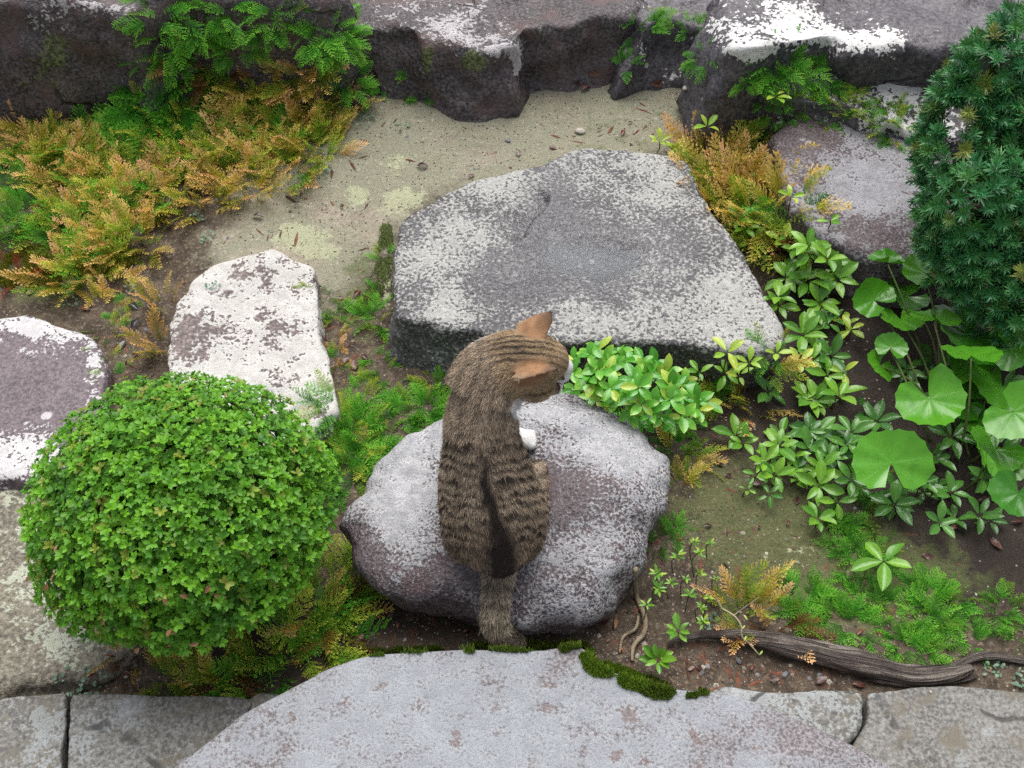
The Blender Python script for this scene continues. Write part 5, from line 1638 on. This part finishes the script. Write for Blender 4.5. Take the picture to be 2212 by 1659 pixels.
# tiny blue-green succulents
SD = leaf_mesh('leaf', L_SEDUM, L=1, W=.7, peak=.6, fold=.05, curl=.1, nseg=3, point=.5)
for (u, v, n, r, where) in [(715, 250, 26, .03, 'at the edge of the golden ferns'), (790, 262, 22, .03, 'at the edge of the golden ferns'), (690, 275, 20, .03, 'at the edge of the golden ferns'), (425, 470, 16, .02, 'at the edge of the golden ferns'), (450, 515, 18, .02, 'at the edge of the golden ferns'), (870, 275, 10, .02, 'at the edge of the golden ferns'),
                            (1640, 565, 24, .02, 'between the flat stone and ground cover'), (1815, 1430, 20, .018, 'in front of the driftwood root'), (1835, 1435, 18, .018, 'in front of the driftwood root'), (2140, 1440, 24, .025, 'behind the plain grey slab'), (2200, 1470, 18, .02, 'behind the plain grey slab'),
                            (160, 1475, 30, .03, 'behind the paving slabs'), (210, 1480, 20, .025, 'behind the paving slabs'), (880, 178, 16, .02, 'on the foot of the long dark boulder'), (700, 370, 22, .025, 'on the pale soil'), (205, 610, 14, .02, 'on the yellow moss carpet'), (460, 620, 10, .015, 'near the white-crusted slab'),
                            (285, 625, 12, .02, 'near the white-crusted slab'), (150, 650, 16, .025, 'near the purple-brown slab'), (1540, 1345, 16, .018, 'beside the orange fern')]:
    g, nr = hit(u, v)
    root = empty('succulent', g)
    tag(root, 'tiny blue-green succulent patch %s' % where, 'plant', 'succulents %s' % where)
    for k in range(n):
        a, q = random.uniform(0, 6.28), math.sqrt(random.random())
        p, n2 = drop(g.x + r * q * math.cos(a), g.y + r * q * math.sin(a), g.z + .05)
        if abs(p.z - g.z) > .03:
            continue
        b = random.uniform(0, 6.28)
        link('leaf', SD, root, frame(p + Vector((0, 0, random.uniform(.003, .012))), Vector((random.gauss(0, .3), random.gauss(-.1, .3), 1)), (math.cos(b), math.sin(b), random.uniform(0, .5)), random.uniform(.006, .011)))
# ------------------------------------------------------------------ the cat
def ell(bm, M, seg=20):
    bmesh.ops.create_icosphere(bm, subdivisions=3, radius=1.0, matrix=M)


def loft(bm, rings, sides=24):
    """rings: (center, xaxis*halfwidth, yaxis*halfdepth)"""
    vs_ = []
    for c, ax, ay in rings:
        vs_.append([bm.verts.new(c + ax * math.cos(2 * math.pi * k / sides) + ay * math.sin(2 * math.pi * k / sides)) for k in range(sides)])
    for a, b in zip(vs_, vs_[1:]):
        for k in range(sides):
            bm.faces.new((a[k], a[(k + 1) % sides], b[(k + 1) % sides], b[k]))
    bm.faces.new(list(reversed(vs_[0])))
    bm.faces.new(vs_[-1])


def limb(bm, pts, rad, n=18, sides=16):
    path = smooth_path(pts, n)
    rads = [float(np.interp(i / (n - 1), np.linspace(0, 1, len(rad)), rad)) for i in range(n)]
    V, F = tube(path, rads, sides)
    vv = [bm.verts.new(p) for p in V]
    for f in F:
        bm.faces.new([vv[i] for i in f])


def on_rock(u, v):
    return hit(u, v)[0]


# body rings along the spine: photo pixel of the axis, height, half width px, half depth m
seat = on_rock(1082, 1190)
ZR = seat.z
RINGS = [(1082, 1205, 0.045, 44, 0.050), (1078, 1178, 0.078, 82, 0.086), (1066, 1130, 0.112, 108, 0.104), (1056, 1075, 0.150, 113, 0.108), (1048, 1020, 0.195, 104, 0.102), (1042, 970, 0.240, 90, 0.094),
         (1037, 925, 0.282, 79, 0.086), (1036, 885, 0.318, 72, 0.078), (1044, 845, 0.352, 66, 0.070), (1062, 810, 0.378, 58, 0.062), (1090, 785, 0.396, 50, 0.052)]
SP = [P(u, v, ZR + z) for u, v, z, w, d in RINGS]
bm = bmesh.new()
rings = []
for i, (u, v, z, w, d) in enumerate(RINGS):
    t_ = (SP[min(i + 1, len(SP) - 1)] - SP[max(i - 1, 0)]).normalized()
    ax = (RGT - t_ * RGT.dot(t_)).normalized()
    ay = t_.cross(ax).normalized()
    rings.append((SP[i], ax * (w - 4) * mm(SP[i]), ay * d))
loft(bm, rings)
Xc = SP[3].x
# haunches and hind feet
for s in (-1, 1):
    hp = SP[2] + Vector((s * 0.055, 0.035, -0.035))
    ell(bm, Matrix.Translation(hp) @ Matrix.Rotation(math.radians(20), 4, 'X') @ Matrix.Diagonal((0.045, 0.085, 0.075, 1)))
    f0 = drop(SP[2].x + s * 0.082, SP[2].y + 0.10)[0]
    f1 = drop(SP[2].x + s * 0.085, SP[2].y + 0.19)[0]
    limb(bm, [f0 + Vector((0, -.02, .03)), f0 + Vector((0, .02, .022)), f1 + Vector((0, 0, .016)), f1 + Vector((0, .02, .012))], [.024, .022, .019, .015])
for s in (-1, 1):                                        # shoulder blades
    ell(bm, Matrix.Translation(SP[6] + Vector((s * .036, -.030, .02))) @ Matrix.Rotation(math.radians(-30), 4, 'X') @ Matrix.Diagonal((.026, .030, .05, 1)))
# chest and front legs
CH = SP[6] + Vector((0, 0.045, -0.02))
ell(bm, Matrix.Translation(CH) @ Matrix.Diagonal((0.062, 0.062, 0.085, 1)))
PAWS = []
for (pu, pv, side) in ((1138, 958, 1), (1062, 952, -1)):
    pw = on_rock(pu, pv) if side > 0 else drop(SP[6].x - 0.035, on_rock(1138, 958).y)[0]
    PAWS.append(pw)
    sh = SP[6] + Vector((side * 0.032, 0.035, -0.03))
    if side > 0:
        el_ = P(1088, 972, pw.z + .055)
        limb(bm, [sh, sh.lerp(el_, .6), el_ + Vector((.0, .015, -.01)), pw + Vector((-.022, .004, .020)), pw + Vector((-.004, .0, .016))], [.036, .030, .022, .018, .017])
    else:
        limb(bm, [sh, sh.lerp(pw, .5) + Vector((-.008, .004, .02)), pw + Vector((0, -.004, .03)), pw + Vector((.004, .012, .016))], [.036, .026, .020, .019])
    ell(bm, Matrix.Translation(pw + Vector((-.002, .0, .016))) @ Matrix.Diagonal((.017, .022, .016, 1)))
    for k in range(4):
        if side > 0:
            q = Vector((.010 - abs(k - 1.4) * .002, (k - 1.5) * .0110, .013))
            dg = (.0125, .0072, .0105, 1)
        else:
            q = Vector(((k - 1.5) * .0100 + .006, .026 - abs(k - 1.5) * .003, .011))
            dg = (.0068, .0125, .010, 1)
        ell(bm, Matrix.Translation(pw + q) @ Matrix.Diagonal(dg))
# head
HC = P(1155, 778, ZR + 0.405)
hx = Vector((.93, .12, -.30)).normalized()
hz = Vector((.17, -.24, .94))
hz = (hz - hx * hz.dot(hx)).normalized()
hy = hz.cross(hx)
HM = Matrix((hx, hy, hz)).transposed().to_4x4()
HM.translation = HC
HS = 1.06


def hl(x, y, z):
    return HM @ Vector((x * HS, y * HS, z * HS))


def hell(x, y, z, a, b, c, ry=0.0):
    ell(bm, HM @ Matrix.Translation((x * HS, y * HS, z * HS)) @ Matrix.Rotation(ry, 4, 'Y') @ Matrix.Diagonal((a * HS, b * HS, c * HS, 1)))


hell(-.004, 0, .002, .050, .047, .042)                   # skull
hell(.022, 0, .004, .034, .036, .034)                    # brow
hell(.006, .032, -.024, .037, .027, .032)                # cheeks
hell(.006, -.032, -.024, .037, .027, .032)
hell(.046, 0, -.012, .026, .019, .018)                   # nose bridge
hell(.054, .010, -.022, .017, .014, .013)                # whisker pads
hell(.054, -.010, -.022, .017, .014, .013)
hell(.044, 0, -.034, .020, .015, .011)                   # chin
limb(bm, [SP[8], SP[9], hl(-.03, 0, -.01), hl(0, 0, -.005)], [.070, .063, .054, .046])
limb(bm, [SP[7] + Vector((.02, .04, 0)), hl(-.005, 0, -.035)], [.05, .036], 8)


def ear(bx, by, bz, tx, ty, tz, open_dir):
    b, tip = hl(bx, by, bz), hl(tx, ty, tz)
    ax = (tip - b)
    L = ax.length
    ax.normalize()
    n = (HM.to_3x3() @ Vector(open_dir)).normalized()     # direction the opening faces
    n = (n - ax * n.dot(ax)).normalized()
    w = ax.cross(n)
    rows = 9
    outer, inner = [], []
    for i in range(rows):
        f = i / (rows - 1)
        hw = .032 * HS * (1 - f) ** 0.68 + .002
        cv = .016 * (1 - f)
        ro, ri = [], []
        for k in range(9):
            q = -1 + k / 4
            p = b - ax * .012 + ax * ((L + .012) * f) + w * (hw * q) - n * (cv * (1 - q * q))
            ro.append(bm.verts.new(p - n * .0025))
            ri.append(bm.verts.new(p + n * .0025))
        outer.append(ro)
        inner.append(ri)
    for A, sgn in ((outer, 1), (inner, -1)):
        for i in range(rows - 1):
            for k in range(8):
                f = (A[i][k], A[i][k + 1], A[i + 1][k + 1], A[i + 1][k])
                bm.faces.new(f if sgn > 0 else f[::-1])
    for i in range(rows - 1):
        bm.faces.new((outer[i][0], outer[i + 1][0], inner[i + 1][0], inner[i][0]))
        bm.faces.new((outer[i + 1][8], outer[i][8], inner[i][8], inner[i + 1][8]))
    for k in range(8):
        bm.faces.new((outer[0][k + 1], outer[0][k], inner[0][k], inner[0][k + 1]))
        bm.faces.new((outer[-1][k], outer[-1][k + 1], inner[-1][k + 1], inner[-1][k]))
    return b, tip


EB1, ET1 = ear(-.010, .036, .024, .014, .062, .054, (.85, .45, -.1))
EB2, ET2 = ear(-.020, -.038, .020, .014, -.044, .060, (.65, -.75, 0))
# tail: from the rump over the front of the boulder down to the moss
tp = [SP[1] + Vector((0, 0, -.03))]
tailpx = [(1085, 1222), (1082, 1262), (1080, 1300), (1086, 1335), (1098, 1368), (1104, 1385)]
for i, (u, v) in enumerate(tailpx):
    g, nr = hit(u, v)
    if i >= 4:
        g = P(u, v, 0.03)
        nr = Vector((0, -.5, .8))
    tp.append(g + nr * 0.026)
TR = [.034, .029, .025, .024, .023, .025, .021]
limb(bm, tp, TR, 30)
bmesh.ops.recalc_face_normals(bm, faces=bm.faces)
me = bpy.data.meshes.new('body')
bm.to_mesh(me)
bm.free()
tmp = bpy.data.objects.new('body_source', me)
COL.objects.link(tmp)
md = tmp.modifiers.new('remesh', 'REMESH')
md.mode = 'VOXEL'
md.voxel_size = 0.0034
sm = tmp.modifiers.new('smooth', 'SMOOTH')
sm.factor = 0.5
sm.iterations = 7
bpy.context.view_layer.update()
ev = tmp.evaluated_get(bpy.context.evaluated_depsgraph_get())
me2 = bpy.data.meshes.new_from_object(ev)
me2.name = 'body'
bpy.data.objects.remove(tmp)

nv = len(me2.vertices)
co_ = np.empty(nv * 3, dtype=np.float32)
me2.vertices.foreach_get('co', co_)
co_ = co_.reshape(-1, 3).astype(float)
HI = np.array(HM.inverted())


def poly_dist(A, pts):
    """distance to a polyline, parameter along it and local direction"""
    best = np.full(len(A), 1e9)
    par = np.zeros(len(A))
    dr_ = np.zeros_like(A)
    acc = 0.0
    for p, q in zip(pts, pts[1:]):
        p, q = np.array(p), np.array(q)
        e = q - p
        L = np.linalg.norm(e)
        t = np.clip(((A - p) @ e) / (L * L), 0, 1)
        d = np.linalg.norm(A - p - t[:, None] * e, axis=1)
        m = d < best
        best[m] = d[m]
        par[m] = (acc + t * L)[m]
        dr_[m] = e / L
        acc += L
    return best, par, dr_


def nz(A, sc, seed=0.0):
    return np.array([noise.noise(Vector((p[0] * sc + seed, p[1] * sc - seed, p[2] * sc + 2 * seed))) for p in A])


def ss_(a, b, x):
    t = np.clip((x - a) / (b - a), 0, 1)
    return t * t * (3 - 2 * t)


def coat(A):
    """tabby coat: colour (linear), white mask"""
    u, v = pxs(A)
    n1, n2 = nz(A, 28, 1.0), nz(A, 70, 5.0)
    hl_ = A @ HI[:3, :3].T + HI[:3, 3]
    hd = np.linalg.norm(hl_ / np.array([.075, .062, .058]) / HS, axis=1)
    head = 1 - ss_(0.95, 1.25, hd)
    td, tpar, _ = poly_dist(A, tp[1:])
    tail = 1 - ss_(.034, .046, td)
    tail *= ss_(1205, 1226, v)
    base = np.tile(np.array([.295, .234, .178]), (len(A), 1))
    base *= (1 + .22 * n1)[:, None]
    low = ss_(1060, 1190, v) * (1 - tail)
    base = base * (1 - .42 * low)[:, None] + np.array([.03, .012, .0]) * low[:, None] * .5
    dark = np.array([.024, .018, .016])
    # centre line of the back
    cl = np.interp(v, [780, 850, 900, 960, 1040, 1100, 1170, 1230], [1075, 1038, 1030, 1040, 1050, 1064, 1080, 1084])
    off = u - cl
    wob = 9 * n1 + 5 * n2
    dorsal = 1 - ss_(.1, 1.15, np.abs(off + wob * 1.2) / np.interp(v, [930, 980, 1060, 1130, 1180, 1240], [11, 17, 22, 30, 50, 62]))
    dorsal *= ss_(940, 990, v) * (1 - tail) * np.interp(v, [950, 1050, 1110], [.8, .95, 1.2]) * (1.0 + .3 * np.clip(n2 + n1, -.5, .5))
    ph = v + .20 * np.abs(off) + wob * 1.3
    st = .5 + .5 * np.cos(ph / 25.0 * 2 * math.pi + 1.1 * n1)
    st = ss_(.30, .80, st) * (.62 + .38 * np.clip(n2 * 2.4 + n1 + .5, 0, 1))
    st *= ss_(905, 965, v) * (1 - .55 * ss_(1150, 1200, v)) * (1 - tail) * (1 - head)
    st *= .45 + .55 * ss_(4, 26, np.abs(off))
    neck = ss_(.5, .9, .5 + .5 * np.cos((off + wob) / 30 * 2 * math.pi)) * (1 - ss_(880, 950, v)) * (1 - head) * .35
    D = np.clip(np.maximum(np.maximum(dorsal * .97, st * .93), neck), 0, .97)
    col = base * (1 - D)[:, None] + dark * D[:, None]
    # tail: greyer, faint rings
    tc = np.array([.33, .28, .215]) * (1 + .25 * n1)[:, None]
    rg = ss_(.55, .95, .5 + .5 * np.cos(tpar / .034 * 2 * math.pi + wob * .12)) * .45
    tc = tc * (1 - rg)[:, None] + dark * rg[:, None]
    col = col * (1 - tail)[:, None] + tc * tail[:, None]
    # head: stripes running from brow to nape, brown face
    yl, xl, zl = hl_[:, 1] / HS, hl_[:, 0] / HS, hl_[:, 2] / HS
    hc = np.array([.33, .24, .15]) * (1 + .25 * n1)[:, None]
    sh = ss_(.45, .85, .5 + .5 * np.cos((yl + .0022 * n2) / .0105 * 2 * math.pi)) * (1 - ss_(.018, .034, np.abs(yl))) * (.55 + .45 * ss_(.03, -.02, xl)) * ss_(-.01, .01, zl)
    hc = hc * (1 - .85 * sh)[:, None] + dark * (.85 * sh)[:, None]
    col = col * (1 - head)[:, None] + hc * head[:, None]
    # pale ring round the eye, dark line behind it, cream cheek
    for sy in (-1, 1):
        de = np.linalg.norm((np.stack([xl, yl, zl], axis=1) - np.array([.040, sy * .024, .001])), axis=1)
        rg_ = np.exp(-((de - .011) / .005) ** 2) * head * .7
        col = col * (1 - rg_)[:, None] + np.array([.46, .36, .24]) * rg_[:, None]
        dl_ = np.exp(-(((zl + .006 + .2 * (.03 - xl)) / .0035) ** 2)) * ss_(.038, .026, xl) * ss_(-.02, .0, xl) * (sy * yl > .012) * head * .7
        col = col * (1 - dl_)[:, None] + dark * dl_[:, None]
        ck = np.exp(-(((zl + .024) / .008) ** 2 + ((xl - .024) / .014) ** 2)) * (sy * yl > .01) * head * .6
        col = col * (1 - ck)[:, None] + np.array([.50, .40, .28]) * ck[:, None]
    # dark nape patch
    nape = np.exp(-(((u - 1110) / 42) ** 2 + ((v - 752 - (u - 1110) * .2) / 16) ** 2)) * (1 - ss_(.05, .09, np.abs(hl_[:, 1])))
    nape *= .5 + .5 * ss_(-.2, .3, nz(A * np.array([.4, 1, 1]), 90, 3))
    col = col * (1 - .75 * nape)[:, None] + dark * (.75 * nape)[:, None]
    # ears
    for b, tip in ((EB1, ET1), (EB2, ET2)):
        d, pr, _ = poly_dist(A, [b, tip])
        L = (tip - b).length
        m = (1 - ss_(.020, .034, d + .010 * (pr / L)))
        ec = np.array([.33, .185, .10])[None, :] * (1 - .35 * ss_(.35, .8, pr / L))[:, None] + np.array([.0, .012, .02]) * ss_(.4, .8, pr / L)[:, None]
        tipd = ss_(.82, .97, pr / L)
        ec = ec * (1 + .45 * n2)[:, None]
        ec = ec * (1 - tipd)[:, None] + np.array([.035, .028, .028]) * tipd[:, None]
        col = col * (1 - m)[:, None] + ec * m[:, None]
    # white: muzzle, chin, chest, paws
    wm = ss_(.041, .049, xl + .25 * np.minimum(0, -zl - .012)) * head
    wm = np.maximum(wm, ss_(.030, .042, xl) * ss_(-.018, -.026, zl) * head)
    chest = np.exp(-(((u - 1128) / 27) ** 2 + ((v - 884) / 24) ** 2)) * 1.5
    chest = ss_(.45, .62, chest + .15 * n2) * (1 - head) * ss_(1095, 1108, u)
    front = A[:, 1] - (SP[6].y + .055)
    chest = np.maximum(chest, ss_(.02, .04, front) * ss_(ZR + .10, ZR + .14, A[:, 2]) * (1 - head) * ss_(.06, .03, np.abs(A[:, 0] - SP[6].x)))
    wm = np.maximum(wm, chest)
    for pw in PAWS:
        d = np.linalg.norm(A - np.array(pw) - np.array([.004, .002, .012]), axis=1)
        wm = np.maximum(wm, 1 - ss_(.032, .037, d))
    col = col * (1 - wm)[:, None] + np.array([.78, .77, .76]) * wm[:, None]
    return np.clip(col, .004, .9), wm, head, tail


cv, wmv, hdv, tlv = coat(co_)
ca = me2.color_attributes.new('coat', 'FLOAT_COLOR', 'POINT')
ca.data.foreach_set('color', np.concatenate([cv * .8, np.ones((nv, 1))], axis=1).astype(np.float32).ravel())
t = NT('cat_skin')
M_SKIN = t.done(t.bsdf(t.attr('coat', 'Color'), .8, t.bump(t.noise(t.geo(), 400, 2), .4, .003), .1))
me2.materials.clear()
me2.materials.append(M_SKIN)
me2.polygons.foreach_set('use_smooth', [True] * len(me2.polygons))
croot = empty('cat', (seat.x, seat.y, seat.z))
tag(croot, 'brown tabby cat with white muzzle sitting on the boulder, head turned aside', 'cat')
body = link('body', me2, croot)

# fur
me2.calc_loop_triangles()
nt = len(me2.loop_triangles)
tri = np.empty(nt * 3, dtype=np.int32)
me2.loop_triangles.foreach_get('vertices', tri)
tri = tri.reshape(-1, 3)
nr_ = np.empty(nv * 3, dtype=np.float32)
me2.vertices.foreach_get('normal', nr_)
nr_ = nr_.reshape(-1, 3).astype(float)
a, b, c = co_[tri[:, 0]], co_[tri[:, 1]], co_[tri[:, 2]]
area = np.linalg.norm(np.cross(b - a, c - a), axis=1)
cen = (a + b + c) / 3
NH = 210000
pick = RNG.choice(nt, NH, p=area / area.sum())
r1, r2 = np.sqrt(RNG.random(NH)), RNG.random(NH)
w0, w1, w2 = 1 - r1, r1 * (1 - r2), r1 * r2
root = a[pick] * w0[:, None] + b[pick] * w1[:, None] + c[pick] * w2[:, None]
nrm = nr_[tri[pick, 0]] * w0[:, None] + nr_[tri[pick, 1]] * w1[:, None] + nr_[tri[pick, 2]] * w2[:, None]
nrm /= np.linalg.norm(nrm, axis=1)[:, None]
# flow: nose -> nape -> back -> rump, down the legs, along the tail
flow = np.zeros((NH, 3))
bones = [([hl(.06, 0, -.01), hl(-.04, 0, .02)], 1.0, .055), (list(reversed(SP)), 1.0, .09), (tp[1:], 1.6, .03), ([EB1, ET1], 2.2, .018), ([EB2, ET2], 2.2, .018)]
for i, pw in enumerate(PAWS):
    bones.append(([SP[6] + Vector(((.045 if i == 0 else -.045), .04, -.03)), pw + Vector((0, .02, .01))], 1.2, .03))
for pts_, wgt, rad_ in bones:
    d, pr, di = poly_dist(root, pts_)
    k = wgt / np.maximum(d / rad_, .2) ** 4
    flow += di * k[:, None]
flow += np.array([0, 0, -.15])
flow /= np.linalg.norm(flow, axis=1)[:, None] + 1e-9
tang = flow - nrm * np.sum(flow * nrm, axis=1)[:, None]
tang /= np.linalg.norm(tang, axis=1)[:, None] + 1e-6
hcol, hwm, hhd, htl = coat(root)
earm = np.zeros(NH)
for b_, t2 in ((EB1, ET1), (EB2, ET2)):
    d, pr, _ = poly_dist(root, [b_, t2])
    earm = np.maximum(earm, 1 - ss_(.022, .034, d))
pawm = np.zeros(NH)
for pw in PAWS:
    pawm = np.maximum(pawm, 1 - ss_(.036, .05, np.linalg.norm(root - np.array(pw) - np.array([0, .006, .01]), axis=1)))
face = hhd * ss_(.02, .05, (root @ HI[:3, :3].T + HI[:3, 3])[:, 0])
ln = (.0085 * (1 - .35 * hhd) + .004 * htl)
ln = ln * (1 - .55 * earm) * (1 - .6 * pawm) * (1 - .55 * face)
ln *= RNG.uniform(.65, 1.2, NH) * np.where(RNG.random(NH) < .05, 1.75, 1.0)
lift = (.50 + .22 * htl - .2 * earm)[:, None] + RNG.normal(0, .10, NH)[:, None]
# fur gathers in small locks
lock = np.stack([nz(root, 130, 1.1), nz(root, 130, 4.7), nz(root, 130, 8.9)], axis=1) * .18
jit = RNG.normal(0, .15, (NH, 3)) + lock
K = 5
S_ = np.linspace(0, 1, K)
PT = np.zeros((NH, K, 3))
for i, s in enumerate(S_):
    dirn = tang * 1.0 + nrm * (lift * (1.25 - .8 * s)) + jit * s
    dirn /= np.linalg.norm(dirn, axis=1)[:, None]
    PT[:, i] = root - nrm * .001 if i == 0 else PT[:, i - 1] + dirn * (ln / (K - 1))[:, None]
# agouti banding: dark root, light band, dark tip on some hairs
CC = np.ones((NH, K, 4), dtype=np.float32)
typ = RNG.random(NH)
lum = hcol.mean(axis=1)
for i, s in enumerate(S_):
    f = np.ones(NH) * (.72 + .5 * s)
    band = (typ < .42) * (s > .4) * 1.0
    f = f + band * 1.0 * (1 - ss_(.0, .035, .06 - lum)) * (1 - hwm)
    dk = (typ > .72) * 1.0
    f = f * (1 - dk * (.35 + .4 * s) * (1 - hwm) * (1 - .6 * earm))
    f = np.where(hwm > .5, 1.0, f)
    colr = hcol * f[:, None]
    warm = (band * (1 - hwm) * .5)[:, None]
    colr = colr * (1 - warm) + warm * colr * np.array([1.06, 1.0, .88])
    CC[:, i, :3] = np.clip(colr, .003, .85)
hc = bpy.data.hair_curves.new('fur')
hc.add_curves([K] * NH)
hc.attributes['position'].data.foreach_set('vector', PT.astype(np.float32).ravel())
ra = hc.attributes.get('radius') or hc.attributes.new('radius', 'FLOAT', 'POINT')
rad = np.tile(np.array([.00024, .00024, .00021, .00015, .00005]), (NH, 1)) * RNG.uniform(.8, 1.25, (NH, 1))
ra.data.foreach_set('value', rad.astype(np.float32).ravel())
cl_ = hc.attributes.new('coat', 'FLOAT_COLOR', 'POINT')
cl_.data.foreach_set('color', CC.ravel())
t = NT('cat_fur')
M_FUR = t.done(t.bsdf(t.attr('coat', 'Color'), .55, None, .25))
hc.materials.append(M_FUR)
fur = link('fur', hc, croot)

# eyes, nose, whiskers
t = NT('cat_eye')
M_EYE = t.done(t.bsdf((.09, .10, .02), .08, None, .6))
t = NT('cat_nose')
M_NOSE = t.done(t.bsdf((.36, .15, .13), .45, None, .4))
t = NT('cat_lid')
M_LID = t.done(t.bsdf((.03, .022, .02), .5, None, .3))
for s in (-1, 1):
    bm = bmesh.new()
    bmesh.ops.create_uvsphere(bm, u_segments=20, v_segments=12, radius=.0088 * HS)
    m_ = bpy.data.meshes.new('eye')
    bm.to_mesh(m_); bm.free()
    m_.materials.append(M_EYE)
    m_.polygons.foreach_set('use_smooth', [True] * len(m_.polygons))
    e = link('eye', m_, croot, HM @ Matrix.Translation((.0405 * HS, s * .0215 * HS, .001 * HS)))
    V, F = tube([HM @ Vector(((.0405 + .0085 * math.cos(q)) * HS, (s * (.0225 + .0055)) * HS, (.001 + .0048 * math.sin(q)) * HS)) for q in np.linspace(-2.2, 2.2, 14)], .0012, 6)
    lid = link('eyelid', mesh('eyelid', V, F, M_LID), croot)
    lid.parent = e
    lid.matrix_local = (HM @ Matrix.Translation((.0405 * HS, s * .0215 * HS, .001 * HS))).inverted()
bm = bmesh.new()
bmesh.ops.create_icosphere(bm, subdivisions=2, radius=1, matrix=HM @ Matrix.Translation((.0685 * HS, 0, -.015 * HS)) @ Matrix.Diagonal((.0045, .0065, .0045, 1)))
m_ = bpy.data.meshes.new('nose')
bm.to_mesh(m_); bm.free()
m_.materials.append(M_NOSE)
m_.polygons.foreach_set('use_smooth', [True] * len(m_.polygons))
link('nose', m_, croot)
t = NT('whisker')
M_WH = t.done(t.bsdf((.8, .8, .8), .4, None, .4))
for s in (-1, 1):
    for k in range(7):
        p0 = Vector((.058 - .004 * (k % 3), s * .020, -.020 - .004 * (k // 3)))
        e = p0 + Vector((-.022 + .018 * (k % 3) + random.uniform(-.006, .006), s * (.046 + .014 * random.random()), -.006 - .008 * (k % 3) - .006 * (k // 3)))
        m1 = p0.lerp(e, .5) + Vector((0, s * .004, .006))
        V, F = tube(smooth_path([hl(*p0), hl(*m1), hl(*e)], 8), [.0004, .00038, .00035, .0003, .00028, .0002, .00015, .0001], 5)
        link('whisker', mesh('whisker', V, F, M_WH), croot)
